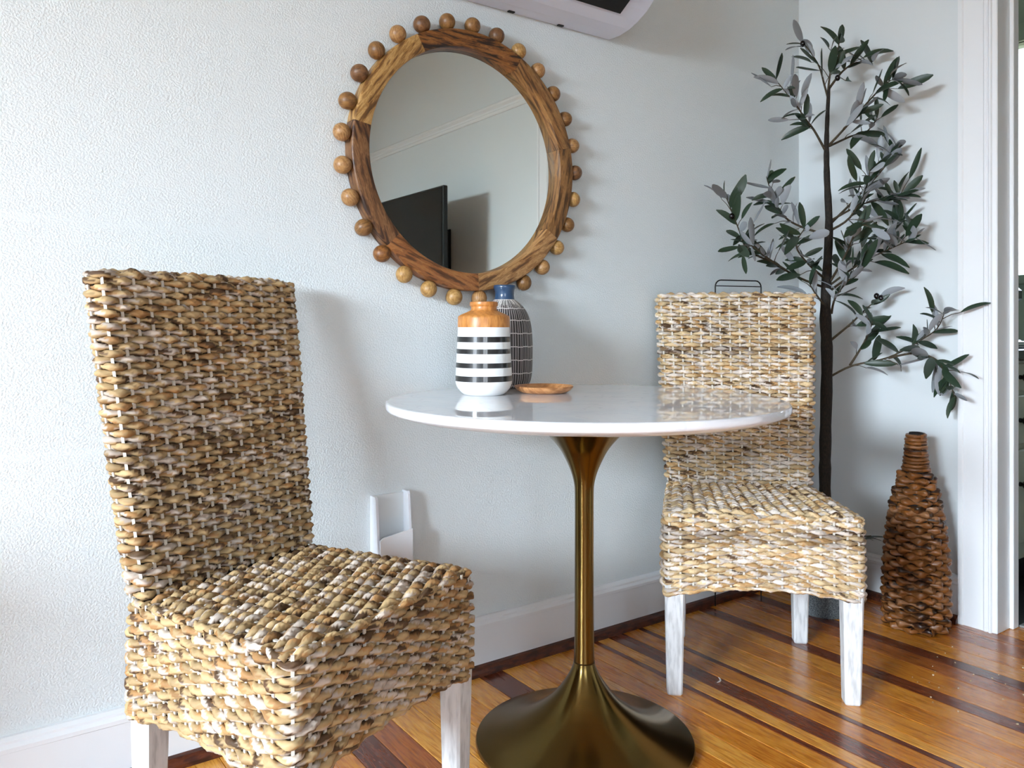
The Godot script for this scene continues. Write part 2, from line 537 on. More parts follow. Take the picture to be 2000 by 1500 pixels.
# ---------------------------------------------------------------- the room
const LEFT := -5.6    # left wall
const FRONT := 3.9    # wall behind the camera
const TOP := 2.75     # ceiling
const DOOR0 := 0.675  # doorway to the kitchen, along z
const DOOR1 := 1.47
const WIN := [1.05, 2.40, 0.60, 2.00]  # window in the left wall: z0, z1, y0, y1
const FW := [-3.5, 1.45, 1.5, 1.3]  # window behind the viewer: centre x, y, width, height
var stucco: StandardMaterial3D
var plaster: StandardMaterial3D
var paint: StandardMaterial3D

func wall(called: String, label: String, mid: Vector3, size: Vector3, material: Material, holes := []) -> void:
	var w := CSGBox3D.new()
	w.name = called
	w.size = size
	w.material = material
	add_child(w)
	w.position = mid
	for h in holes:
		var c := CSGBox3D.new()
		c.name = "opening"
		c.operation = CSGShape3D.OPERATION_SUBTRACTION
		c.size = h[1]
		c.material = material
		w.add_child(c, true)
		c.position = h[0] - mid
	struct(w, label)

func build_room() -> void:
	wall("wall_back", "white textured stucco wall behind the table", Vector3((LEFT - 0.12) / 2, TOP / 2, -0.06), Vector3(-LEFT + 0.12, TOP, 0.12), stucco)
	wall("wall_right", "smooth white wall with the kitchen doorway", Vector3(0.05, TOP / 2, FRONT / 2 - 0.5), Vector3(0.10, TOP, FRONT + 1.0), plaster, [[Vector3(0.06, 1.01, (DOOR0 + DOOR1) / 2), Vector3(0.3, 2.04, DOOR1 - DOOR0)]])
	wall("wall_left", "white wall with the window that lights the room", Vector3(LEFT - 0.06, TOP / 2, FRONT / 2), Vector3(0.12, TOP, FRONT), stucco, [[Vector3(LEFT - 0.06, (WIN[2] + WIN[3]) / 2, (WIN[0] + WIN[1]) / 2), Vector3(0.3, WIN[3] - WIN[2], WIN[1] - WIN[0])]])
	wall("wall_front", "white wall behind the viewer", Vector3((LEFT + 0.0) / 2, TOP / 2, FRONT + 0.06), Vector3(-LEFT + 0.24, TOP, 0.12), stucco, [[Vector3(FW[0], FW[1], FRONT + 0.06), Vector3(FW[2], FW[3], 0.3)]])
	wall("ceiling", "white plaster ceiling", Vector3((LEFT + 2.2) / 2, TOP + 0.05, FRONT / 2 - 0.5), Vector3(2.2 - LEFT + 0.3, 0.1, FRONT + 1.3), plaster)
	# baseboards: a plain board with a stepped cap, and a dark quarter-round at the floor
	var outline := [Vector2(0, 0), Vector2(0.016, 0), Vector2(0.016, 0.116), Vector2(0.0195, 0.118), Vector2(0.0195, 0.126), Vector2(0.013, 0.132), Vector2(0.013, 0.137), Vector2(0.006, 0.143), Vector2(0, 0.144)]
	var quarter := [Vector2(0.016, 0), Vector2(0.036, 0), Vector2(0.0350, 0.008), Vector2(0.0315, 0.0155), Vector2(0.025, 0.021), Vector2(0.016, 0.0235)]
	var dark_wood := wood(31, Color(0.13, 0.05, 0.025), Color(0.28, 0.12, 0.06), Color(0.38, 0.18, 0.08), Vector3(3, 12, 12), 0.4, true)
	for e in [["back", Vector3(LEFT / 2, 0, 0), Vector3.RIGHT, Vector3.BACK, -LEFT, "white baseboard with stepped cap along the stucco wall"], ["right", Vector3(0, 0, 0.285), Vector3.BACK, Vector3.LEFT, 0.57, "short white baseboard between the corner and the door casing"], ["front", Vector3(LEFT / 2, 0, FRONT), Vector3.RIGHT, Vector3.FORWARD, -LEFT, "white baseboard behind the viewer"], ["left", Vector3(LEFT, 0, FRONT / 2), Vector3.BACK, Vector3.RIGHT, FRONT, "white baseboard under the window"], ["door_side", Vector3(0, 0, (FRONT + 1.575) / 2), Vector3.BACK, Vector3.LEFT, FRONT - 1.575, "white baseboard past the doorway"]]:
		var b := Buf.new()
		b.extrude(outline, e[2], e[3], Vector3.UP, e[1], e[4])
		var o := obj("baseboard_" + e[0], b.mesh(), paint)
		struct(o, e[5])
		var q := Buf.new()
		q.extrude(quarter, e[2], e[3], Vector3.UP, e[1], e[4])
		var s := obj("shoe_moulding", q.mesh(), dark_wood, o)
		s.set_meta("label", "dark stained quarter-round")
	# picture rail high on the walls
	var rail := [Vector2(0, 0), Vector2(0.010, 0), Vector2(0.014, 0.006), Vector2(0.014, 0.016), Vector2(0.008, 0.022), Vector2(0.008, 0.034), Vector2(0.020, 0.044), Vector2(0.024, 0.054), Vector2(0.016, 0.064), Vector2(0, 0.066)]
	var n := 1
	for e in [[Vector3(0, 2.10, FRONT / 2), Vector3.BACK, Vector3.LEFT, FRONT, "white picture rail seen in the mirror"], [Vector3(LEFT / 2, 2.10, FRONT), Vector3.RIGHT, Vector3.FORWARD, -LEFT, "white picture rail behind the viewer"], [Vector3(LEFT / 2, 2.10, 0), Vector3.RIGHT, Vector3.BACK, -LEFT, "white picture rail above the air conditioner"], [Vector3(LEFT, 2.10, FRONT / 2), Vector3.BACK, Vector3.RIGHT, FRONT, "white picture rail above the left window"]]:
		var b := Buf.new()
		b.extrude(rail, e[1], e[2], Vector3.UP, e[0], e[3])
		struct(obj("trim_%d" % n, b.mesh(), paint), e[4])
		n += 1
	build_floor()
	build_window()
	build_front_window()
	build_doorway()

func build_floor() -> void:
	var b := Buf.new()
	b.box(Vector3((LEFT + 0.05) / 2, -0.035, FRONT / 2), Vector3(-LEFT + 0.25, 0.04, FRONT + 0.1))
	var fl := obj("floor", b.mesh(), mat(Color(0.10, 0.05, 0.03), 0.8))
	struct(fl, "varnished strip floor of honey and dark brown planks")
	# plank tones: 0-2 honey, 3 amber brown, 4-5 dark
	var mats := []
	var tones := [[Color(0.60, 0.34, 0.09), Color(0.79, 0.50, 0.16), Color(0.84, 0.57, 0.22)], [Color(0.55, 0.30, 0.07), Color(0.74, 0.44, 0.13), Color(0.80, 0.52, 0.18)], [Color(0.62, 0.37, 0.12), Color(0.82, 0.55, 0.21), Color(0.87, 0.63, 0.28)], [Color(0.42, 0.20, 0.07), Color(0.59, 0.31, 0.12), Color(0.66, 0.38, 0.16)], [Color(0.27, 0.10, 0.04), Color(0.41, 0.18, 0.075), Color(0.48, 0.23, 0.10)], [Color(0.22, 0.08, 0.035), Color(0.35, 0.14, 0.06), Color(0.42, 0.19, 0.085)]]
	for k in tones.size():
		var t: Array = tones[k]
		var tex := noise_tex(70 + k, 0.02, [[0.0, t[0]], [0.3, t[0].lerp(t[1], 0.7)], [0.45, t[1]], [0.6, t[2]], [0.8, t[1]], [1.0, t[0].lerp(t[1], 0.4)]], 5, 12.0)
		var m := tri_mat(tex, Vector3(9.0, 9.0, 0.9), 0.30, true)
		m.roughness_texture = noise_tex(90, 0.01, [[0.0, Color(0.7, 0.7, 0.7)], [0.5, Color(0.9, 0.9, 0.9)], [1.0, Color(1, 1, 1)]], 4, 0.0, 256)
		m.uv1_offset = Vector3(0.13 * k, 0, 0.37 * k)
		m.clearcoat_enabled = true
		m.clearcoat = 0.5
		m.clearcoat_roughness = 0.18
		mats.append(m)
	# rows as they lie near the chairs; elsewhere a mixed run
	var rows := [[-1.275, 1], [-1.2158, 2], [-1.1475, 1], [-1.086, 0], [-1.0234, 4], [-1.0053, 2], [-0.9646, 4], [-0.9066, 1], [-0.8457, 5], [-0.827, 2], [-0.795, 0], [-0.72, 1], [-0.648, 0], [-0.5774, 4], [-0.525, 1], [-0.4189, 3], [-0.3485, 5], [-0.297, 0], [-0.222, 1], [-0.1463, 3], [-0.06, 3], [0.0, 1]]
	var rng := RandomNumberGenerator.new()
	rng.seed = 5
	var x := -1.275
	var before := []
	while x > LEFT + 0.01:
		x -= rng.randf_range(0.052, 0.074)
		before.push_front([x, [0, 1, 2, 0, 1, 3, 4, 2, 5][rng.randi() % 9]])
	rows = before + rows
	x = 0.06
	rows.append([0.12, 0])
	for r in rows.size() - 1:
		var x0: float = maxf(rows[r][0], LEFT)
		var x1: float = rows[r + 1][0]
		if x1 - x0 < 0.008: continue
		var z := 0.0
		var first := true
		while z < FRONT:
			var z1 := minf(FRONT, z + (rng.randf_range(1.3, 2.4) if first else rng.randf_range(0.9, 2.0)))
			if FRONT - z1 < 0.4: z1 = FRONT
			var p := Buf.new()
			p.box(Vector3((x0 + x1) / 2, -0.0075 + rng.randf_range(-0.0004, 0.0), (z + z1) / 2), Vector3(x1 - x0 - 0.0012, 0.015, z1 - z - 0.001), 0.0009)
			var tone: int = rows[r][1]
			if not first: tone = [0, 1, 2, 3, 1, 4][rng.randi() % 6]
			obj("plank", p.mesh(), mats[tone], fl)
			first = false
			z = z1

func build_window() -> void:
	var zc: float = (WIN[0] + WIN[1]) / 2
	var yc: float = (WIN[2] + WIN[3]) / 2
	var w: float = WIN[1] - WIN[0]
	var h: float = WIN[3] - WIN[2]
	var o := Node3D.new()
	o.name = "window_1"
	add_child(o)
	struct(o, "tall sash window in the left wall")
	for e in [[Vector3(LEFT + 0.01, WIN[3] + 0.045, zc), Vector3(0.03, 0.09, w + 0.2)], [Vector3(LEFT + 0.02, WIN[2] - 0.02, zc), Vector3(0.07, 0.04, w + 0.22)], [Vector3(LEFT + 0.01, yc, WIN[0] - 0.045), Vector3(0.03, h, 0.09)], [Vector3(LEFT + 0.01, yc, WIN[1] + 0.045), Vector3(0.03, h, 0.09)]]:
		var b := Buf.new()
		b.box(e[0], e[1], 0.003)
		obj("window_casing", b.mesh(), paint, o)
	for e in [[Vector3(LEFT - 0.06, WIN[3] - 0.02, zc), Vector3(0.04, 0.04, w)], [Vector3(LEFT - 0.06, WIN[2] + 0.025, zc), Vector3(0.04, 0.05, w)], [Vector3(LEFT - 0.06, yc, zc), Vector3(0.04, 0.035, w)], [Vector3(LEFT - 0.06, yc, WIN[0] + 0.02), Vector3(0.04, h, 0.04)], [Vector3(LEFT - 0.06, yc, WIN[1] - 0.02), Vector3(0.04, h, 0.04)]]:
		var b := Buf.new()
		b.box(e[0], e[1], 0.002)
		obj("sash", b.mesh(), paint, o)
	var pane := mat(Color(0.9, 0.95, 1.0, 0.06), 0.02)
	pane.transparency = BaseMaterial3D.TRANSPARENCY_ALPHA
	for s in [-1.0, 1.0]:
		var b := Buf.new()
		b.box(Vector3(LEFT - 0.06, yc + s * h / 4, zc), Vector3(0.004, h / 2 - 0.05, w - 0.08))
		obj("pane", b.mesh(), pane, o)

func build_front_window() -> void:
	var o := Node3D.new()
	o.name = "window_3"
	add_child(o)
	struct(o, "wide window behind the viewer")
	var w: float = FW[2]
	var h: float = FW[3]
	var c := Vector3(FW[0], FW[1], FRONT)
	for e in [[Vector3(0, h / 2 + 0.045, -0.01), Vector3(w + 0.2, 0.09, 0.03)], [Vector3(0, -h / 2 - 0.02, -0.02), Vector3(w + 0.22, 0.04, 0.07)], [Vector3(-w / 2 - 0.045, 0, -0.01), Vector3(0.09, h, 0.03)], [Vector3(w / 2 + 0.045, 0, -0.01), Vector3(0.09, h, 0.03)], [Vector3(0, 0, 0.06), Vector3(0.06, h, 0.04)], [Vector3(0, 0, 0.06), Vector3(w, 0.035, 0.035)]]:
		var b := Buf.new()
		b.box(c + e[0], e[1], 0.003)
		obj("window_casing", b.mesh(), paint, o)
	var pane := mat(Color(0.9, 0.95, 1.0, 0.06), 0.02)
	pane.transparency = BaseMaterial3D.TRANSPARENCY_ALPHA
	var b := Buf.new()
	b.box(c + Vector3(0, 0, 0.08), Vector3(w, h, 0.004))
	obj("pane", b.mesh(), pane, o)

func build_doorway() -> void:
	var d := Node3D.new()
	d.name = "door_1"
	add_child(d)
	struct(d, "white moulded doorway to the kitchen")
	# casing: flat board with beads towards the opening and a raised outer band
	var prof := [Vector2(0, 0), Vector2(0.022, 0), Vector2(0.022, 0.012), Vector2(0.018, 0.015), Vector2(0.018, 0.071), Vector2(0.021, 0.075), Vector2(0.021, 0.081), Vector2(0.017, 0.084), Vector2(0.023, 0.089), Vector2(0.023, 0.094), Vector2(0.014, 0.097), Vector2(0, 0.097)]
	for e in [[0.570, 1.0], [1.575, -1.0]]:
		var b := Buf.new()
		b.extrude(prof, Vector3.UP, Vector3.LEFT, Vector3(0, 0, e[1]), Vector3(0, 1.03, e[0]), 2.06)
		obj("side_casing", b.mesh(), paint, d)
	var hb := Buf.new()
	hb.box(Vector3(-0.011, 2.11, (0.570 + 1.575) / 2), Vector3(0.022, 0.11, 1.03), 0.003)
	obj("head_casing", hb.mesh(), paint, d)
	for z in [DOOR0, DOOR1]:
		var b := Buf.new()
		var s := 1.0 if z == DOOR0 else -1.0
		b.box(Vector3(0.042, 1.02, z - s * 0.004), Vector3(0.118, 2.04, 0.018), 0.002)
		b.box(Vector3(0.080, 1.02, z + s * 0.010), Vector3(0.035, 2.04, 0.012), 0.002)
		obj("jamb", b.mesh(), paint, d)

func build_kitchen() -> void:
	var sage := mat(Color(0.60, 0.64, 0.56), 0.8)
	var xw := 2.1
	wall("wall_kitchen_end", "sage green kitchen wall with a bright window", Vector3(xw + 0.06, TOP / 2, 0.8), Vector3(0.12, TOP, 3.6), sage, [[Vector3(xw + 0.06, 1.79, 0.0), Vector3(0.3, 1.24, 1.6)]])
	wall("wall_kitchen_back", "sage green kitchen wall behind the cabinet", Vector3(1.1, TOP / 2, -0.95), Vector3(2.1, TOP, 0.1), sage)
	wall("wall_kitchen_front", "sage green kitchen wall opposite the cabinet", Vector3(1.1, TOP / 2, 2.5), Vector3(2.1, TOP, 0.1), sage)
	var fb := Buf.new()
	fb.box(Vector3(1.125, -0.02, 0.78), Vector3(2.05, 0.04, 3.4))
	struct(obj("floor_kitchen", fb.mesh(), tri_mat(noise_tex(12, 0.03, [[0.0, Color(0.08, 0.09, 0.09)], [1.0, Color(0.20, 0.21, 0.20)]]), Vector3(3, 3, 3), 0.4, true)), "dark kitchen floor beyond the doorway")
	var tb := Buf.new()
	tb.box(Vector3(0.115, 0.003, (DOOR0 + DOOR1) / 2), Vector3(0.03, 0.008, DOOR1 - DOOR0 - 0.03), 0.002)
	struct(obj("trim_5", tb.mesh(), mat(Color(0.75, 0.76, 0.76), 0.3, 0.7)), "pale metal threshold strip in the doorway")
	var win := Node3D.new()
	win.name = "window_2"
	add_child(win)
	struct(win, "bright kitchen window above the counter")
	for e in [[Vector3(xw, 2.455, 0.0), Vector3(0.04, 0.09, 1.76)], [Vector3(xw, 1.15, 0.0), Vector3(0.06, 0.05, 1.76)], [Vector3(xw, 1.76, 0.84), Vector3(0.04, 1.2, 0.08)], [Vector3(xw, 1.76, -0.84), Vector3(0.04, 1.2, 0.08)]]:
		var b := Buf.new()
		b.box(e[0], e[1], 0.003)
		obj("window_casing", b.mesh(), sage, win)
	var cover := mat(Color(0.9, 0.95, 1.0, 0.06), 0.02)
	cover.transparency = BaseMaterial3D.TRANSPARENCY_ALPHA
	var pb := Buf.new()
	pb.box(Vector3(xw + 0.06, 1.79, 0.0), Vector3(0.004, 1.24, 1.6))
	obj("pane", pb.mesh(), cover, win)
	# base cabinet with four drawers
	var cab := thing("kitchen_cabinet", "pale sage drawer cabinet with black knobs seen through the doorway", "cabinet", Vector3(0.8, 0, 0.27))
	var cream := mat(Color(0.72, 0.75, 0.68), 0.45)
	var body := Buf.new()
	body.box(Vector3(0, 0.45, 0), Vector3(1.2, 0.68, 0.56), 0.003)
	obj("body", body.mesh(), cream, cab)
	var kick := Buf.new()
	kick.box(Vector3(0, 0.056, -0.03), Vector3(1.18, 0.11, 0.48))
	obj("toe_kick", kick.mesh(), mat(Color(0.05, 0.05, 0.05), 0.7), cab)
	var black := mat(Color(0.015, 0.015, 0.017), 0.18)
	for col in [[-0.39, 0.40], [0.03, 0.40], [0.42, 0.34]]:
		for dr in [[0.735, 0.095], [0.590, 0.165], [0.330, 0.315]]:
			var b := Buf.new()
			b.box(Vector3(col[0], dr[0], 0.288), Vector3(col[1], dr[1], 0.018), 0.004)
			var drawer := obj("drawer", b.mesh(), cream, cab)
			var k := Buf.new()
			var prof := [Vector2(0.0, 0.0), Vector2(0.008, 0.0), Vector2(0.007, 0.008), Vector2(0.011, 0.013), Vector2(0.0165, 0.018), Vector2(0.0165, 0.023), Vector2(0.011, 0.029), Vector2(0.0, 0.031)]
			k.lathe(prof, 20)
			var knob := obj("knob", k.mesh(), black, drawer)
			knob.rotation.x = PI / 2
			knob.position = Vector3(col[0], dr[0] + (0.045 if dr[1] > 0.3 else 0.0), 0.297)
	var ct := Buf.new()
	ct.box(Vector3(0, 0.8125, 0.01), Vector3(1.24, 0.035, 0.60), 0.004)
	var top := obj("countertop", ct.mesh(), mat(Color(0.16, 0.18, 0.19), 0.2))
	top.position = Vector3(0.8, 0, 0.27)
	tag(top, "dark slate countertop on the sage kitchen cabinet", "countertop")
	var tr := Buf.new()
	tr.box(Vector3(0, 0.006, 0), Vector3(0.17, 0.012, 0.20), 0.003)
	var tray := obj("serving_tray", tr.mesh(), mat(Color(0.85, 0.85, 0.88), 0.2, 0.8))
	tray.position = Vector3(0.485, 0.831, 0.44)
	tag(tray, "flat silver tray on the kitchen counter under a bottle", "tray")
	var rim := Buf.new()
	for s in [-1.0, 1.0]:
		rim.box(Vector3(0, 0.014, s * 0.095), Vector3(0.17, 0.02, 0.01), 0.002)
	obj("rim", rim.mesh(), mat(Color(0.85, 0.85, 0.88), 0.2, 0.8), tray)
	var bo := thing("soap_bottle", "grey labelled bottle with mint green cap on the kitchen counter", "bottle", Vector3(0.475, 0.843, 0.45))
	var bb := Buf.new()
	bb.lathe([Vector2(0, 0), Vector2(0.020, 0), Vector2(0.023, 0.004), Vector2(0.023, 0.088), Vector2(0.021, 0.093), Vector2(0, 0.093)], 28)
	obj("body", bb.mesh(), mat(Color(0.62, 0.60, 0.56), 0.4), bo)
	var cb := Buf.new()
	cb.lathe([Vector2(0, 0.096), Vector2(0.0225, 0.096), Vector2(0.0225, 0.122), Vector2(0.019, 0.128), Vector2(0, 0.128)], 28)
	obj("cap", cb.mesh(), mat(Color(0.45, 0.62, 0.53), 0.4), bo)
	var rb := Buf.new()
	rb.lathe([Vector2(0.0, 0.092), Vector2(0.0228, 0.092), Vector2(0.0228, 0.0965), Vector2(0, 0.0965)], 28)
	obj("neck_ring", rb.mesh(), mat(Color(0.08, 0.08, 0.08), 0.5), bo)
	var lb := Buf.new()
	lb.lathe([Vector2(0.0233, 0.014), Vector2(0.0233, 0.082)], 28)
	var img := Image.create(128, 64, false, Image.FORMAT_RGB8)
	img.fill(Color(0.66, 0.64, 0.60))
	for r in [[8, 10], [24, 4], [34, 4], [44, 10]]:
		for k in 9:
			img.fill_rect(Rect2i(4 + k * 14, r[0], 5 + (k * 5 + r[0]) % 7, r[1]), Color(0.22, 0.21, 0.20))
	var lm := mat(Color.WHITE, 0.5)
	lm.albedo_texture = ImageTexture.create_from_image(img)
	lm.uv1_scale = Vector3(1, 1.0 / 0.068, 1)
	obj("paper_label", lb.mesh(), lm, bo)
	var cm := thing("coffee_maker", "black coffee maker standing behind the mint capped bottle", "appliance", Vector3(0.70, 0.831, 0.32))
	var c1 := Buf.new()
	c1.box(Vector3(0, 0.012, 0), Vector3(0.20, 0.024, 0.20), 0.006)
	obj("base", c1.mesh(), black, cm)
	var c2 := Buf.new()
	c2.box(Vector3(0, 0.12, -0.06), Vector3(0.19, 0.20, 0.08), 0.008)
	obj("column", c2.mesh(), black, cm)
	var c3 := Buf.new()
	c3.box(Vector3(0, 0.195, 0.0), Vector3(0.21, 0.055, 0.20), 0.012)
	obj("brew_head", c3.mesh(), black, cm)
	var c4 := Buf.new()
	c4.box(Vector3(0.0, 0.230, 0.0), Vector3(0.19, 0.015, 0.18), 0.006)
	obj("lid", c4.mesh(), mat(Color(0.10, 0.08, 0.30), 0.3), cm)

# ---------------------------------------------------------------- table
func build_table(at: Vector3) -> void:
	var t := thing("pedestal_table", "round white marble table on a brushed brass trumpet pedestal", "table", at)
	var marble := tri_mat(noise_tex(3, 0.006, [[0.0, Color(0.86, 0.875, 0.90)], [0.38, Color(0.89, 0.90, 0.915)], [0.5, Color(0.90, 0.905, 0.915)], [0.53, Color(0.85, 0.86, 0.885)], [0.56, Color(0.90, 0.90, 0.915)], [1.0, Color(0.91, 0.91, 0.92)]], 4, 40.0), Vector3(1.6, 1.6, 1.6), 0.025)
	marble.metallic_specular = 0.7
	var top := Buf.new()
	top.lathe([Vector2(0, 0.722), Vector2(0.395, 0.722), Vector2(0.402, 0.7235), Vector2(0.4255, 0.7320), Vector2(0.4285, 0.7345), Vector2(0.4295, 0.738), Vector2(0.4295, 0.7455), Vector2(0.4280, 0.7488), Vector2(0.4250, 0.75), Vector2(0.4235, 0.75), Vector2(0, 0.75)], 128)
	obj("tabletop", top.mesh(), marble, t)
	var brass := mat(Color(0.44, 0.36, 0.20), 0.22, 1.0)
	brass.anisotropy_enabled = true
	brass.anisotropy = -0.6
	var stem := Buf.new()
	var key := [Vector2(0.0225, 0.178), Vector2(0.0216, 0.21), Vector2(0.0208, 0.30), Vector2(0.0206, 0.45), Vector2(0.0207, 0.541), Vector2(0.0226, 0.567), Vector2(0.029, 0.591), Vector2(0.0408, 0.618), Vector2(0.0545, 0.642), Vector2(0.0766, 0.668), Vector2(0.102, 0.692), Vector2(0.128, 0.711), Vector2(0.14, 0.7215)]
	stem.lathe(smooth(key), 72)
	obj("stem", stem.mesh(), brass, t)
	var ring := Buf.new()
	ring.lathe([Vector2(0.0205, 0.1755), Vector2(0.0231, 0.1755), Vector2(0.0231, 0.1785), Vector2(0.0205, 0.1785)], 48)
	obj("joint_ring", ring.mesh(), mat(Color(0.25, 0.2, 0.12), 0.4, 1.0), t)
	var base := Buf.new()
	var kb := [Vector2(0.2300, 0.0155), Vector2(0.215, 0.0205), Vector2(0.18, 0.032), Vector2(0.14, 0.049), Vector2(0.105, 0.070), Vector2(0.075, 0.094), Vector2(0.052, 0.120), Vector2(0.035, 0.146), Vector2(0.0262, 0.164), Vector2(0.0228, 0.176)]
	base.lathe([Vector2(0, 0.004), Vector2(0.230, 0.004), Vector2(0.2365, 0.0055), Vector2(0.2375, 0.009), Vector2(0.2355, 0.0135)] + smooth(kb), 96)
	obj("base", base.mesh(), brass, t)
	var foot := Buf.new()
	foot.lathe([Vector2(0, 0), Vector2(0.226, 0), Vector2(0.226, 0.005), Vector2(0, 0.005)], 64)
	obj("foot_pad", foot.mesh(), mat(Color(0.02, 0.02, 0.02), 0.8), t)

func smooth(key: Array) -> Array:
	# a finer run of points along a drawn profile
	var out := []
	for k in key.size() - 1:
		var p0: Vector2 = key[maxi(k - 1, 0)]
		var p3: Vector2 = key[mini(k + 2, key.size() - 1)]
		for j in 4:
			out.append(key[k].cubic_interpolate(key[k + 1], p0, p3, j / 4.0))
	out.append(key[-1])
	return out

func build_tableware() -> void:
	var ty := 0.75
	# striped jar
	var jar := thing("striped_jar", "white ceramic jar with black stripes and a turned wood shoulder", "jar", Vector3(-1.521, ty, 0.219))
	var glaze := mat(Color(0.93, 0.93, 0.92), 0.08)
	glaze.clearcoat_enabled = true
	var body := Buf.new()
	var rr := func(y: float) -> float: return lerpf(0.0660, 0.0600, clampf((y - 0.03) / 0.13, 0, 1))
	body.lathe([Vector2(0, 0), Vector2(0.043, 0), Vector2(0.047, 0.0015), Vector2(0.054, 0.007), Vector2(0.0610, 0.0155), Vector2(0.0652, 0.025), Vector2(0.0662, 0.034), Vector2(rr.call(0.09), 0.09), Vector2(0.0602, 0.156)], 96)
	obj("body", body.mesh(), glaze, jar)
	var ink := mat(Color(0.018, 0.016, 0.02), 0.08)
	ink.clearcoat_enabled = true
	for s in [[0.0325, 0.0455], [0.0635, 0.0750], [0.0955, 0.1065], [0.1220, 0.1345]]:
		var b := Buf.new()
		b.lathe([Vector2(rr.call(s[0]) + 0.0001, s[0]), Vector2(rr.call(s[0]) + 0.0005, s[0] + 0.0004), Vector2(rr.call(s[1]) + 0.0005, s[1] - 0.0004), Vector2(rr.call(s[1]) + 0.0001, s[1])], 96)
		obj("stripe", b.mesh(), ink, jar).set_meta("label", "black glazed stripe")
	var top := Buf.new()
	top.lathe([Vector2(0.0603, 0.156), Vector2(0.0603, 0.178), Vector2(0.0590, 0.1815), Vector2(0.052, 0.1855), Vector2(0.040, 0.1905), Vector2(0.0315, 0.1945), Vector2(0.0300, 0.197), Vector2(0.0300, 0.2035), Vector2(0.0322, 0.2055), Vector2(0.0328, 0.2095), Vector2(0.0322, 0.2140), Vector2(0.0300, 0.2150), Vector2(0.0255, 0.2150), Vector2(0.0240, 0.213), Vector2(0.0235, 0.20)], 72)
	obj("wood_shoulder", top.mesh(), wood(41, Color(0.56, 0.33, 0.13), Color(0.76, 0.50, 0.24), Color(0.82, 0.57, 0.31), Vector3(14, 3.0, 14), 0.35), jar)
	# tall vase with a blue neck
	var vase := thing("lined_vase", "charcoal vase with fine white scored lines and a glossy blue neck", "vase", Vector3(-1.3663, ty, 0.081))
	var img := Image.create(1024, 512, false, Image.FORMAT_RGB8)
	img.fill(Color(0.22, 0.20, 0.20))
	var rng := RandomNumberGenerator.new()
	rng.seed = 77
	var white := Color(0.84, 0.82, 0.80)
	for k in 64:
		for band in 9:
			var y0 := band * 57
			var xx := k * 16 + rng.randi_range(-2, 2)
			img.fill_rect(Rect2i(clampi(xx, 0, 1019), y0, 3, 57), white)
	for band in 9:
		for k in 128:
			img.fill_rect(Rect2i(k * 8, band * 57 + (2 if (k / 5) % 2 == 0 else 0), 8, 4), white)
	for y in 70:
		for x in 1024:
			if hash01(float(x / 3), 3.0) < 0.7 - y / 100.0: img.set_pixel(x, y, white)
	var vm := mat(Color.WHITE, 0.55)
	vm.albedo_texture = ImageTexture.create_from_image(img)
	var vb := Buf.new()
	var prof := smooth([Vector2(0.050, 0.0), Vector2(0.060, 0.006), Vector2(0.0675, 0.020), Vector2(0.0712, 0.045), Vector2(0.0722, 0.085), Vector2(0.0718, 0.125), Vector2(0.0685, 0.160), Vector2(0.0605, 0.188), Vector2(0.048, 0.208), Vector2(0.0345, 0.2205), Vector2(0.0262, 0.2265)])
	vb.lathe([Vector2(0, 0)] + prof, 96)
	var total := 0.0
	for q in vb.uv: total = maxf(total, q.y)
	vm.uv1_scale = Vector3(1, -1.0 / total, 1)
	vm.uv1_offset = Vector3(0, 1, 0)
	obj("body", vb.mesh(), vm, vase)
	var blue := mat(Color(0.03, 0.22, 0.36), 0.08)
	blue.clearcoat_enabled = true
	var nb := Buf.new()
	nb.lathe([Vector2(0.0264, 0.2255), Vector2(0.0250, 0.2300), Vector2(0.0243, 0.2380), Vector2(0.0245, 0.2450), Vector2(0.0258, 0.2510), Vector2(0.0282, 0.2560), Vector2(0.0284, 0.2600), Vector2(0.0272, 0.2630), Vector2(0.0245, 0.2638), Vector2(0.0222, 0.2625), Vector2(0.0205, 0.2570), Vector2(0.020, 0.235)], 64)
	obj("neck", nb.mesh(), blue, vase).set_meta("label", "glossy cobalt blue neck")
	# shallow dish
	var db := Buf.new()
	db.lathe([Vector2(0, 0), Vector2(0.046, 0), Vector2(0.055, 0.002), Vector2(0.063, 0.0065), Vector2(0.0695, 0.0135), Vector2(0.0708, 0.0160), Vector2(0.0700, 0.0172), Vector2(0.0680, 0.0165), Vector2(0.062, 0.0095), Vector2(0.054, 0.0055), Vector2(0, 0.0050)], 80)
	var dish := obj("wooden_dish", db.mesh(), wood(44, Color(0.50, 0.29, 0.14), Color(0.74, 0.51, 0.31), Color(0.82, 0.61, 0.41), Vector3(4, 10, 12), 0.4))
	dish.position = Vector3(-1.3778, ty, 0.2606)
	tag(dish, "shallow round wooden dish lying beside the striped jar", "dish")

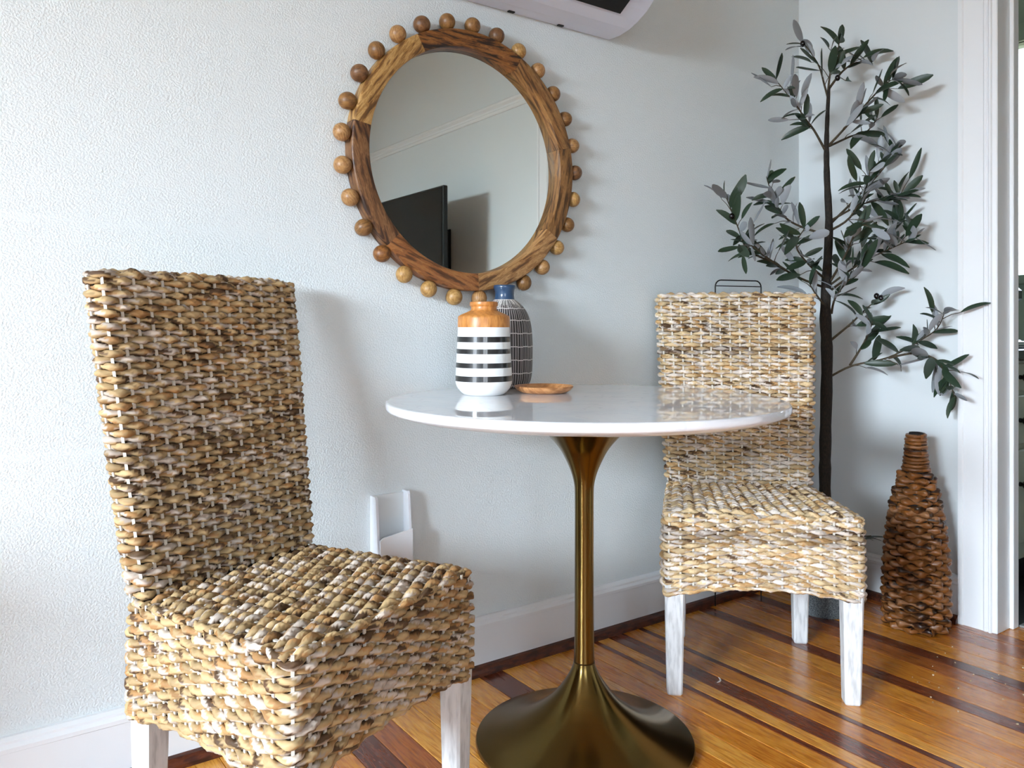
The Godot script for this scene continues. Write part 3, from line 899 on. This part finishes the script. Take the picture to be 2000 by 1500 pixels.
# ---------------------------------------------------------------- mirror
func build_mirror(at: Vector3) -> void:
	var m := thing("round_mirror", "round wall mirror in a brown wooden frame edged with wooden balls", "mirror", at)
	var kinds := [[Color(0.33, 0.21, 0.10), Color(0.52, 0.36, 0.19), Color(0.60, 0.44, 0.25)], [Color(0.30, 0.19, 0.09), Color(0.49, 0.34, 0.18), Color(0.58, 0.42, 0.24)], [Color(0.40, 0.26, 0.14), Color(0.61, 0.44, 0.26), Color(0.72, 0.56, 0.37)], [Color(0.36, 0.21, 0.10), Color(0.56, 0.35, 0.18), Color(0.62, 0.42, 0.23)], [Color(0.24, 0.14, 0.08), Color(0.42, 0.28, 0.16), Color(0.53, 0.38, 0.24)], [Color(0.42, 0.28, 0.13), Color(0.64, 0.48, 0.26), Color(0.75, 0.60, 0.38)], [Color(0.16, 0.08, 0.035), Color(0.48, 0.29, 0.12), Color(0.57, 0.38, 0.18)]]
	var mats := []
	for k in kinds.size():
		mats.append(wood(120 + k, kinds[k][0], kinds[k][1], kinds[k][2], Vector3(8.0, 26.0, 8.0), 0.42))
	var cuts := [62.5, 12.8, -33.3, -86.9, -136.4, -190.0, -241.1, -297.5]
	var prof := [Vector2(0.288, 0.002), Vector2(0.333, 0.0), Vector2(0.3335, 0.036), Vector2(0.3315, 0.0395), Vector2(0.329, 0.0405), Vector2(0.2915, 0.0405), Vector2(0.2890, 0.0395), Vector2(0.288, 0.0375), Vector2(0.288, 0.002)]
	for k in 7:
		var b := Buf.new()
		b.lathe(prof, 18, Vector3.ZERO, deg_to_rad(-cuts[k] + 0.05), deg_to_rad(-cuts[k + 1] - 0.05))
		var mi := BuildGrain(b, deg_to_rad(-(cuts[k] + cuts[k + 1]) / 2))
		var seg := obj("frame_segment", mi, uv_wood(120 + k, kinds[k]), m)
		seg.rotation.x = PI / 2
	var g := Buf.new()
	g.lathe([Vector2(0.290, 0.008), Vector2(0.290, 0.012), Vector2(0, 0.012)], 96)
	var glass := obj("mirror_glass", g.mesh(), mat(Color(0.86, 0.88, 0.86), 0.0, 1.0), m)
	glass.rotation.x = PI / 2
	glass.set_meta("label", "silvered mirror glass")
	var sp := Buf.new()
	var sprof := []
	for k in 13:
		var a := -PI / 2 + PI * k / 12.0
		sprof.append(Vector2(maxf(0.0, cos(a)) * 0.0215, sin(a) * 0.0203))
	sp.lathe(sprof, 24)
	var ball := sp.mesh()
	var order := [0, 4, 2, 1, 4, 0, 2, 2, 2, 1, 6, 5, 5, 5, 2, 3, 1, 2, 5, 1, 5, 4, 2, 1, 0, 2, 5, 4, 0]
	for k in 29:
		var a := deg_to_rad(101.0 + k * 360.0 / 29.0)
		var o := obj("wooden_ball", ball, mats[order[k]], m)
		o.position = Vector3(cos(a) * 0.3525, sin(a) * 0.3525, 0.0235)
		o.rotation = Vector3(0.7 * k, 1.3 * k, a)

func BuildGrain(b: Buf, mid: float) -> ArrayMesh:
	# lay the grain straight along the chord of the segment, as sawn from a board
	for q in b.v.size():
		var p := b.v[q].rotated(Vector3.UP, mid)
		b.uv[q] = Vector2(p.z * 2.0, (p.x + p.y) * 15.0)
	return b.mesh()

func uv_wood(sd: int, k: Array) -> StandardMaterial3D:
	var m := mat(Color.WHITE, 0.42)
	m.albedo_texture = noise_tex(sd, 0.008, [[0.0, k[0].darkened(0.3)], [0.3, k[0]], [0.42, k[1]], [0.5, k[0].lerp(k[1], 0.6)], [0.58, k[2]], [0.68, k[1]], [0.8, k[2]], [1.0, k[0]]], 5, 30.0)
	return m

# ---------------------------------------------------------------- wall fittings
func build_air_conditioner() -> void:
	var ac := thing("air_conditioner", "white split air conditioner high on the wall above the mirror", "air conditioner", Vector3(-1.335, 1.757, 0))
	var shell := mat(Color(0.86, 0.88, 0.94), 0.3)
	var b := Buf.new()
	var prof := [Vector2(0.002, 0.0), Vector2(0.050, -0.002), Vector2(0.090, 0.004), Vector2(0.125, 0.016), Vector2(0.160, 0.034), Vector2(0.188, 0.056), Vector2(0.203, 0.078), Vector2(0.208, 0.10), Vector2(0.206, 0.245), Vector2(0.195, 0.268), Vector2(0.170, 0.28), Vector2(0.002, 0.28)]
	b.extrude(prof, Vector3.RIGHT, Vector3.BACK, Vector3.UP, Vector3.ZERO, 0.80)
	obj("housing", b.mesh(), shell, ac)
	var along := Vector2(0.063, 0.040).normalized()
	var turn := Basis(Vector3.RIGHT, -atan2(along.y, along.x))
	var s := Buf.new()
	s.box(Vector3(-0.02, 0.0315, 0.1585), Vector3(0.68, 0.004, 0.052), 0.0, turn)
	obj("outlet", s.mesh(), mat(Color(0.012, 0.012, 0.014), 0.5), ac).set_meta("label", "black air outlet slot")
	var l := Buf.new()
	l.box(Vector3(-0.02, 0.0475, 0.184), Vector3(0.72, 0.004, 0.014), 0.0, turn)
	obj("louver", l.mesh(), shell, ac)
	for x in [0.04, 0.21]:
		var t := Buf.new()
		t.box(Vector3(x, -0.001, 0.010), Vector3(0.020, 0.005, 0.010), 0.001)
		obj("clip", t.mesh(), mat(Color(0.04, 0.04, 0.05), 0.6), ac)

func build_console() -> void:
	# stands left of the frame and keeps the window's light off the foot of the wall
	var o := thing("console_cabinet", "low pale grey console cabinet against the wall, left of the nearest chair", "cabinet", Vector3(-3.75, 0, 0.215))
	var body_mat := mat(Color(0.62, 0.63, 0.64), 0.5)
	var b := Buf.new()
	b.box(Vector3(0, 0.37, 0.0), Vector3(1.36, 0.56, 0.32), 0.004)
	obj("body", b.mesh(), body_mat, o)
	var t := Buf.new()
	t.box(Vector3(0, 0.662, 0.005), Vector3(1.42, 0.024, 0.35), 0.004)
	obj("top", t.mesh(), body_mat, o)
	var knob := SphereMesh.new()
	knob.radius = 0.014
	knob.height = 0.028
	for x in [-0.335, 0.335]:
		var d := Buf.new()
		d.box(Vector3(x, 0.37, 0.168), Vector3(0.64, 0.52, 0.018), 0.004)
		var door := obj("door", d.mesh(), body_mat, o)
		obj("knob", knob, mat(Color(0.3, 0.25, 0.15), 0.3, 1.0), door).position = Vector3(x - signf(x) * 0.28, 0.40, 0.188)
		for z in [-0.13, 0.13]:
			var l := Buf.new()
			l.box(Vector3(x * 1.9, 0.046, z), Vector3(0.04, 0.092, 0.04), 0.004)
			obj("leg", l.mesh(), body_mat, o)

func build_bracket() -> void:
	# slim white holder screwed to the wall behind the seat of the darker chair
	var o := thing("wall_holder", "white plastic wall holder with open pocket behind the left chair's seat", "holder", Vector3(-1.658, 0.30, 0.0))
	var white := mat(Color(0.90, 0.91, 0.93), 0.35)
	var pl := Buf.new()
	pl.box(Vector3(0, 0.10, 0.003), Vector3(0.086, 0.20, 0.006), 0.001)
	obj("back_plate", pl.mesh(), plaster, o)
	for e in [[-0.043, 0.2], [0.043, 0.205]]:
		var b := Buf.new()
		b.extrude([Vector2(0.0, 0.0), Vector2(0.040, 0.0), Vector2(0.046, 0.02), Vector2(0.030, e[1] - 0.006), Vector2(0.026, e[1]), Vector2(0.0, e[1])], Vector3.RIGHT, Vector3.BACK, Vector3.UP, Vector3(e[0], 0, 0), 0.006)
		obj("side_arm", b.mesh(), white, o)
	var f := Buf.new()
	f.extrude([Vector2(-0.043, 0.0), Vector2(0.043, 0.0), Vector2(0.043, 0.118), Vector2(-0.034, 0.106), Vector2(-0.043, 0.100)], Vector3.BACK, Vector3.RIGHT, Vector3.UP, Vector3(0, 0.0, 0.047), 0.005)
	obj("front_lip", f.mesh(), white, o)

func build_tv() -> void:
	var tv := thing("television", "black flat television reflected in the round mirror", "television", Vector3(-0.30, 1.02, 2.62))
	var shell := mat(Color(0.012, 0.012, 0.013), 0.35)
	var b := Buf.new()
	b.box(Vector3(0, 0.33, 0), Vector3(0.030, 0.66, 1.16), 0.004)
	obj("housing", b.mesh(), shell, tv)
	var s := Buf.new()
	s.box(Vector3(-0.0160, 0.335, 0), Vector3(0.002, 0.63, 1.135))
	obj("screen", s.mesh(), mat(Color(0.008, 0.008, 0.01), 0.12), tv)
	var m := Buf.new()
	m.box(Vector3(0.15, 0.33, 0.0), Vector3(0.27, 0.05, 0.06), 0.004)
	obj("wall_arm", m.mesh(), shell, tv)
	var p := Buf.new()
	p.box(Vector3(0.289, 0.33, 0.0), Vector3(0.012, 0.30, 0.30), 0.003)
	obj("wall_plate", p.mesh(), shell, tv)

# ---------------------------------------------------------------- floor vase
func build_floor_vase(at: Vector3) -> void:
	var vase := thing("woven_floor_vase", "tall brown woven floor vase with a wrapped neck beside the door casing", "vase", at)
	var prof := [Vector2(0.084, 0.0), Vector2(0.088, 0.06), Vector2(0.088, 0.12), Vector2(0.085, 0.20), Vector2(0.078, 0.28), Vector2(0.069, 0.35), Vector2(0.058, 0.41), Vector2(0.047, 0.45), Vector2(0.0395, 0.475), Vector2(0.036, 0.50), Vector2(0.032, 0.54), Vector2(0.029, 0.575), Vector2(0.028, 0.586)]
	var rad := func(y: float) -> float:
		for k in prof.size() - 1:
			if y <= prof[k + 1].y: return lerpf(prof[k].x, prof[k + 1].x, (y - prof[k].y) / (prof[k + 1].y - prof[k].y))
		return prof[-1].x
	var core := Buf.new()
	var inner := [Vector2(0, 0.002)]
	for p in prof: inner.append(Vector2(p.x - 0.009, maxf(p.y, 0.002)))
	inner.append(Vector2(0.014, 0.584)); inner.append(Vector2(0.012, 0.54)); inner.append(Vector2(0, 0.54))
	core.lathe(inner, 40)
	obj("liner", core.mesh(), mat(Color(0.06, 0.035, 0.025), 0.8), vase)
	var leaf := mat(Color.WHITE, 0.36)
	leaf.vertex_color_use_as_albedo = true
	var look := {"base": Color(0.21, 0.078, 0.020), "dark": Color(0.035, 0.014, 0.007), "pale": Color(0.30, 0.14, 0.06), "warm": Color(0.25, 0.09, 0.02), "dark_share": 0.14, "pale_share": 0.18, "rh": 0.0088, "rd": 0.0088, "amp": 0.0050, "swell": 0.32, "twist": 62.0, "sides": 12}
	var y := 0.010
	var r := 0
	while y < 0.465:
		var rr: float = rad.call(y) - 0.005
		var turns := 2.0 * roundf(TAU * rr / 0.050)
		var pts := []; var nor := []; var ups := []
		var count := int(turns * 10.0)
		for k in count + 1:
			var a := TAU * k / count + 2.2
			pts.append(Vector3(cos(a) * rr, y, sin(a) * rr)); nor.append(Vector3(cos(a), 0, sin(a))); ups.append(Vector3.UP)
		look.seed = 400.0 + r
		obj("woven_coil", braid(pts, nor, ups, turns, float(r % 2), look), leaf, vase)
		y += 0.0155
		r += 1
	var thin := look.duplicate()
	thin.merge({"rh": 0.0066, "rd": 0.0058, "amp": 0.0005, "twist": 14.0, "swell": 0.0, "sides": 10}, true)
	while y < 0.585:
		var rr: float = rad.call(y) - 0.004
		var pts := []; var nor := []; var ups := []
		for k in 81:
			var a := TAU * k / 80.0 + 2.2
			pts.append(Vector3(cos(a) * rr, y + 0.0015 * sin(a + r), sin(a) * rr)); nor.append(Vector3(cos(a), 0, sin(a))); ups.append(Vector3.UP)
		thin.seed = 500.0 + r
		obj("neck_coil", braid(pts, nor, ups, 12.0, float(r % 2), thin), leaf, vase)
		y += 0.0112
		r += 1

# ---------------------------------------------------------------- olive tree
func leaf_mesh(bend: float, roll: float) -> ArrayMesh:
	# an olive leaf one unit long along +z: green above, silvery below
	var b := Buf.new()
	var green := Color(0.020, 0.043, 0.022)
	var silver := Color(0.30, 0.32, 0.34)
	for side in [1.0, -1.0]:
		var first := b.v.size()
		for k in 8:
			var t := k / 7.0
			var w: float = [0.012, 0.070, 0.104, 0.117, 0.118, 0.110, 0.084, 0.018][k]
			var y := bend * t * t
			for e in [-1.0, 0.0, 1.0]:
				var p := Vector3(e * w, y + (absf(e) * w * 0.35) + side * 0.0035, t)
				p = p.rotated(Vector3.BACK, roll * t)
				b.vert(p, Vector3(-e * 0.4, side, -bend * t).normalized() * Vector3(side, 1, 1), Vector2(e, t), green if side > 0 else silver)
		for k in 7:
			for j in 2:
				var q := first + k * 3 + j
				b.tri(q, q + 1, q + 3); b.tri(q + 1, q + 4, q + 3)
	return b.mesh()

func build_tree() -> void:
	var tree := thing("olive_tree", "slender potted olive tree with dark leaves in the corner behind the chair", "tree", Vector3(-0.245, 0, 0.262))
	var base := Vector3(-0.245, 0, 0.262)
	# speckled pot
	var pot := Buf.new()
	pot.lathe([Vector2(0, 0), Vector2(0.086, 0), Vector2(0.089, 0.004), Vector2(0.098, 0.08), Vector2(0.108, 0.16), Vector2(0.113, 0.178), Vector2(0.113, 0.190), Vector2(0.110, 0.193), Vector2(0.104, 0.193), Vector2(0.100, 0.185), Vector2(0.096, 0.165)], 48)
	var stone := tri_mat(noise_tex(19, 0.09, [[0.0, Color(0.16, 0.18, 0.19)], [0.42, Color(0.24, 0.26, 0.27)], [0.55, Color(0.42, 0.45, 0.46)], [1.0, Color(0.60, 0.62, 0.63)]], 3), Vector3(5, 5, 5), 0.85)
	obj("pot", pot.mesh(), stone, tree)
	var soil := Buf.new()
	soil.lathe([Vector2(0.100, 0.160), Vector2(0.06, 0.168), Vector2(0, 0.172)], 32)
	obj("soil", soil.mesh(), mat(Color(0.08, 0.06, 0.045), 0.95), tree)
	var bark := tri_mat(noise_tex(23, 0.03, [[0.0, Color(0.045, 0.035, 0.025)], [0.5, Color(0.11, 0.085, 0.06)], [0.7, Color(0.20, 0.165, 0.12)], [1.0, Color(0.08, 0.06, 0.045)]], 4), Vector3(20, 4, 20), 0.85)
	var twig_mat := tri_mat(noise_tex(24, 0.03, [[0.0, Color(0.16, 0.13, 0.09)], [1.0, Color(0.36, 0.31, 0.22)]], 3), Vector3(10, 10, 10), 0.8)
	var tp := []
	var tr := []
	for k in TRUNK.size() - 1:
		for j in 5:
			var p0: Vector3 = TRUNK[maxi(k - 1, 0)]
			var p3: Vector3 = TRUNK[mini(k + 2, TRUNK.size() - 1)]
			tp.append(TRUNK[k].cubic_interpolate(TRUNK[k + 1], p0, p3, j / 5.0) - base)
	tp.append(TRUNK[-1] - base)
	for k in tp.size():
		var h: float = tp[k].y
		tr.append((lerpf(0.0185, 0.0175, h / 0.95) if h < 0.95 else lerpf(0.0165, 0.0045, (h - 0.95) / 0.75)) * (1.0 + 0.06 * sin(k * 2.1)))
	var tb := Buf.new()
	tb.tube(tp, tr, 12)
	obj("trunk", tb.mesh(), bark, tree)
	var leaf_mat := mat(Color.WHITE, 0.42)
	leaf_mat.vertex_color_use_as_albedo = true
	leaf_mat.backlight_enabled = true
	leaf_mat.backlight = Color(0.12, 0.16, 0.06)
	var young := leaf_mat.duplicate()
	young.albedo_color = Color(1.0, 1.0, 1.0)
	var forms := [leaf_mesh(0.05, 0.2), leaf_mesh(-0.16, -0.2), leaf_mesh(-0.30, 0.35), leaf_mesh(0.14, -0.3), leaf_mesh(-0.45, 0.1)]
	var rng := RandomNumberGenerator.new()
	rng.seed = 2024
	for e in BRANCHES:
		var key: Array = e[1]
		var pts := []
		for k in key.size() - 1:
			for j in 4:
				pts.append(key[k].cubic_interpolate(key[k + 1], key[maxi(k - 1, 0)], key[mini(k + 2, key.size() - 1)], j / 4.0) - base)
		pts.append(key[-1] - base)
		var rad := []
		for k in pts.size(): rad.append(lerpf(0.0042, 0.0011, float(k) / (pts.size() - 1)))
		var bb := Buf.new()
		bb.tube(pts, rad, 6)
		# side twigs that carry leaves out from the branch
		var n: int = e[0]
		var spots := []
		for k in n:
			var t := lerpf(0.16, 1.0, pow((k + 0.5) / n, 0.85))
			var at := mini(int(t * (pts.size() - 1)), pts.size() - 2)
			var p: Vector3 = pts[at].lerp(pts[at + 1], t * (pts.size() - 1) - at)
			var along: Vector3 = (pts[at + 1] - pts[at]).normalized()
			var side := along.cross(Vector3(rng.randf_range(-1, 1), rng.randf_range(-1, 1), rng.randf_range(-1, 1))).normalized()
			if k % 3 == 0 and t < 0.9:
				var len := rng.randf_range(0.025, 0.06)
				var q := p + (side * 0.8 + along * 0.6 + Vector3(0, 0.15, 0)).normalized() * len
				if (q + base).x < -0.02 and (q + base).z > 0.02:
					bb.tube([p, p.lerp(q, 0.5) + Vector3(0, 0.004, 0), q], [0.0014, 0.0011, 0.0009], 5)
					p = q
			spots.append([p, along, side])
		var br := obj("branch", bb.mesh(), twig_mat, tree)
		for s in spots:
			var dir: Vector3 = (s[1] * rng.randf_range(0.2, 1.0) + s[2] * rng.randf_range(0.5, 1.0) + Vector3(0, rng.randf_range(-0.25, 0.45), 0)).normalized()
			var ln := rng.randf_range(0.058, 0.100)
			var tip: Vector3 = s[0] + base + dir * ln
			if tip.x > -0.03: dir = Vector3(-absf(dir.x) - 0.15, dir.y, dir.z).normalized()
			if tip.z < 0.03: dir = Vector3(dir.x, dir.y, absf(dir.z) + 0.15).normalized()
			var lf := obj("leaf", forms[rng.randi() % forms.size()], leaf_mat, br)
			var up := Vector3(rng.randf_range(-0.9, 0.5), rng.randf_range(0.1, 1.0), rng.randf_range(-0.4, 0.9)).normalized()
			var bx := up.cross(dir).normalized()
			var by := dir.cross(bx).normalized()
			lf.transform = Transform3D(Basis(bx * ln * rng.randf_range(0.95, 1.35), by * ln, dir * ln), s[0])
	# the densest foliage round the middle of the crown, past the leaves one could count
	var mass := Buf.new()
	for q in 150:
		var e: Array = BRANCHES[[6, 7, 8, 9, 10, 11, 12, 13, 14, 15, 16, 17, 0, 4, 20][q % 15]]
		var key: Array = e[1]
		var t := rng.randf_range(0.25, 0.98) * (key.size() - 1)
		var k := mini(int(t), key.size() - 2)
		var p: Vector3 = key[k].lerp(key[k + 1], t - k)
		var dir := Vector3(rng.randf_range(-1, 1), rng.randf_range(-0.5, 0.8), rng.randf_range(-1, 1)).normalized()
		dir = (dir + (key[k + 1] - key[k]).normalized() * 0.7).normalized()
		var ln := rng.randf_range(0.045, 0.08)
		if (p + dir * ln).x > -0.03: dir = Vector3(-absf(dir.x) - 0.15, dir.y, dir.z).normalized()
		if (p + dir * ln).z < 0.03: dir = Vector3(dir.x, dir.y, absf(dir.z) + 0.15).normalized()
		var up := Vector3(rng.randf_range(-0.9, 0.5), rng.randf_range(0.1, 1.0), rng.randf_range(-0.4, 0.9)).normalized()
		var bx := up.cross(dir).normalized()
		var tf := Transform3D(Basis(bx * ln * 1.15, dir.cross(bx).normalized() * ln, dir * ln), p - base)
		var a: Array = forms[q % forms.size()].surface_get_arrays(0)
		var first := mass.v.size()
		var turn := tf.basis.orthonormalized()
		for j in a[Mesh.ARRAY_VERTEX].size():
			mass.vert(tf * a[Mesh.ARRAY_VERTEX][j], turn * a[Mesh.ARRAY_NORMAL][j], Vector2.ZERO, a[Mesh.ARRAY_COLOR][j])
		for j in a[Mesh.ARRAY_INDEX]: mass.i.append(first + j)
	var fine := obj("fine_foliage", mass.mesh(), leaf_mat, tree)
	fine.set_meta("kind", "stuff")
	var olive := SphereMesh.new()
	olive.radius = 0.0085; olive.height = 0.020
	olive.radial_segments = 16; olive.rings = 8
	var skin := mat(Color(0.05, 0.022, 0.022), 0.25)
	for p in [Vector3(-0.262, 1.828, 0.196), Vector3(-0.1048, 1.004, 0.3578), Vector3(-0.092, 0.998, 0.3654), Vector3(-0.2066, 1.7037, 0.2855), Vector3(-0.566, 1.246, 0.156)]:
		obj("olive_fruit", olive, skin, tree).position = p - base
	# a low dark sprig that reaches past the chair
	var sp := Buf.new()
	sp.tube([Vector3(-0.239, 0.20, 0.263) - base, Vector3(-0.20, 0.235, 0.32) - base, Vector3(-0.165, 0.248, 0.375) - base], [0.003, 0.002, 0.0015], 6)
	var low := obj("branch", sp.mesh(), twig_mat, tree)
	for k in 3:
		var lf := obj("leaf", forms[k], leaf_mat, low)
		lf.transform = Transform3D(Basis(Vector3.UP, 0.6 + 0.5 * k).rotated(Vector3.RIGHT, 0.1 * k).scaled(Vector3(0.06, 0.06, 0.055)), Vector3(-0.175, 0.243 - 0.004 * k, 0.36) - base)

func build_small_things() -> void:
	# black wire frame between the chair back and the wall
	var wire := Buf.new()
	var pts := []
	var a := Vector3(-0.505, 0.0, 0.040)
	var z := Vector3(-0.33, 0.0, 0.085)
	pts.append(a + Vector3(0, 0.0, 0)); pts.append(a + Vector3(0, 1.035, 0))
	for k in range(1, 6):
		var f := PI / 2 * k / 5.0
		pts.append(a + Vector3(0, 1.035 + 0.022 * sin(f), 0) + (z - a).normalized() * 0.022 * (1.0 - cos(f)))
	for k in range(0, 5):
		var f := PI / 2 * k / 5.0
		pts.append(z + Vector3(0, 1.035 + 0.022 * cos(f), 0) - (z - a).normalized() * 0.022 * (1.0 - sin(f)))
	pts.append(z + Vector3(0, 1.035, 0)); pts.append(z)
	var rad := []
	for p in pts: rad.append(0.0022)
	wire.tube(pts, rad, 8)
	var black := mat(Color(0.02, 0.02, 0.022), 0.4, 0.3)
	var rack := obj("wire_rack", wire.mesh(), black)
	tag(rack, "black wire rack with rounded top behind the paler chair", "rack")
	for y in [1.038, 0.90, 0.6, 0.3]:
		var b := Buf.new()
		b.tube([a + Vector3(0, y, 0), z + Vector3(0, y, 0)], [0.0018, 0.0018], 6)
		obj("cross_wire", b.mesh(), black, rack)
	# a curved white shaving and crumbs on the floor
	var sh := Buf.new()
	var arc := []
	var ra := []
	for k in 9:
		var f := -0.9 + 1.8 * k / 8.0
		arc.append(Vector3(sin(f) * 0.020, 0.0022, -cos(f) * 0.018 + 0.012))
		ra.append(0.0004 + 0.0019 * cos(f * 1.6))
	sh.tube(arc, ra, 6)
	var peel := obj("paper_shaving", sh.mesh(), mat(Color(0.86, 0.84, 0.82), 0.6))
	peel.position = Vector3(-0.926, 0, 0.405)
	peel.rotation.y = PI + 0.6
	tag(peel, "small white crescent shaving on the floor near the paler chair's leg", "shaving")
	var cr := Buf.new()
	var rng := RandomNumberGenerator.new()
	rng.seed = 9
	for k in 45:
		var p := Vector3(rng.randf_range(-0.60, -0.08), 0.001, rng.randf_range(0.64, 1.0))
		var s := rng.randf_range(0.0012, 0.0030)
		cr.box(p, Vector3(s, s * 0.7, s * rng.randf_range(0.7, 1.6)), 0.0, Basis(Vector3.UP, rng.randf() * 3.0))
	var crumbs := obj("floor_crumbs", cr.mesh(), mat(Color(0.80, 0.72, 0.60), 0.8))
	crumbs.set_meta("kind", "stuff")
	tag(crumbs, "pale crumbs scattered on the wood floor", "crumbs")

func _ready() -> void:
	# ---- camera: level, with the lens shifted down (focal length 1552.7 px of a 2000 x 1500 frame)
	var cam := Camera3D.new()
	cam.name = "camera"
	cam.projection = Camera3D.PROJECTION_FRUSTUM
	cam.near = 0.05
	cam.far = 60.0
	cam.size = 0.05 * 1500.0 / 1552.74
	cam.frustum_offset = Vector2(0, -0.05 * (750.0 - 634.33) / 1552.74)
	add_child(cam)
	cam.position = Vector3(-2.53545, 0.91166, 1.75852)
	cam.rotation.y = -(PI / 2 - 0.952735)
	cam.current = true
	# ---- sky and exposure
	var env := Environment.new()
	env.background_mode = Environment.BG_SKY
	var sky := Sky.new()
	var sm := ProceduralSkyMaterial.new()
	sm.sky_top_color = Color(0.80, 0.88, 1.0)
	sm.sky_horizon_color = Color(0.95, 0.97, 1.0)
	sm.ground_horizon_color = Color(0.62, 0.64, 0.60)
	sm.ground_bottom_color = Color(0.45, 0.46, 0.42)
	sky.sky_material = sm
	env.sky = sky
	env.background_energy_multiplier = 8.0
	env.tonemap_mode = Environment.TONE_MAPPER_LINEAR
	env.tonemap_exposure = 1.32
	env.sdfgi_enabled = true
	env.ssao_enabled = true
	env.ssil_enabled = true
	var we := WorldEnvironment.new()
	we.name = "environment"
	we.environment = env
	add_child(we)
	# ---- the bright open sky above the neighbours' hedge, which shines in through the window of the left wall
	var day := AreaLight3D.new()
	day.name = "sky_daylight"
	day.area_size = Vector2(4.6, 2.4)
	day.area_normalize_energy = true
	day.light_energy = 400.0
	day.light_color = Color(0.88, 0.945, 1.0)
	day.shadow_enabled = true
	day.area_range = 20.0
	add_child(day)
	day.position = Vector3(LEFT - 1.9, 2.62, 2.55)
	day.look_at(Vector3(LEFT, 1.35, 1.7))
	# ---- softer daylight outside the window behind the viewer, which looks onto a shaded garden
	var fill := AreaLight3D.new()
	fill.name = "garden_daylight"
	fill.area_size = Vector2(3.4, 2.2)
	fill.area_normalize_energy = true
	fill.light_energy = 3.5
	fill.light_color = Color(0.97, 1.0, 0.95)
	fill.shadow_enabled = true
	fill.area_range = 20.0
	add_child(fill)
	fill.position = Vector3(FW[0], 2.1, FRONT + 1.6)
	fill.look_at(Vector3(FW[0], FW[1], FRONT))
	# ---- shared materials
	fray.seed = 11
	fray.noise_type = FastNoiseLite.TYPE_SIMPLEX_SMOOTH
	fray.frequency = 0.02
	stucco = mat(Color(0.845, 0.87, 0.875), 0.75)
	stucco.uv1_triplanar = true
	stucco.uv1_world_triplanar = true
	stucco.uv1_scale = Vector3(2.2, 2.2, 2.2)
	stucco.heightmap_enabled = true
	stucco.heightmap_texture = noise_tex(1, 0.075, [], 3, 0.0, 1024)
	stucco.heightmap_scale = 0.11
	plaster = mat(Color(0.85, 0.87, 0.875), 0.6)
	paint = mat(Color(0.90, 0.905, 0.91), 0.28)
	# ---- the place
	build_room()
	build_kitchen()
	# ---- the things, largest first
	var leg_white := tri_mat(noise_tex(50, 0.02, [[0.0, Color(0.70, 0.70, 0.70)], [0.35, Color(0.80, 0.80, 0.80)], [0.5, Color(0.85, 0.85, 0.85)], [1.0, Color(0.89, 0.89, 0.89)]], 4), Vector3(7, 1.2, 7), 0.5)
	var straw := {"base": Color(0.45, 0.31, 0.155), "dark": Color(0.10, 0.055, 0.028), "pale": Color(0.56, 0.47, 0.39), "warm": Color(0.37, 0.20, 0.08), "dark_share": 0.15, "pale_share": 0.22, "seed": 10.0}
	woven_chair("woven leaf dining chair nearest the viewer, left of the marble table", Vector3(-2.0164, 0, 0.3999), 24.2, straw, [5, 6, 21], leg_white)
	var pale := straw.duplicate()
	pale.merge({"base": Color(0.60, 0.44, 0.25), "pale": Color(0.70, 0.61, 0.53), "warm": Color(0.47, 0.28, 0.12), "dark_share": 0.04, "pale_share": 0.38, "seed": 900.0}, true)
	woven_chair("woven leaf dining chair right of the marble table, in front of the olive tree", Vector3(-0.7904, 0, 0.3976), -42.8, pale, [22, 33, 34, 39, 111, 112, 113], leg_white)
	build_table(Vector3(-1.3997, 0, 0.4335))
	build_mirror(Vector3(-1.436, 1.332, 0.0))
	build_tree()
	build_floor_vase(Vector3(-0.142, 0, 0.5046))
	build_air_conditioner()
	build_tv()
	build_console()
	build_tableware()
	build_bracket()
	build_small_things()
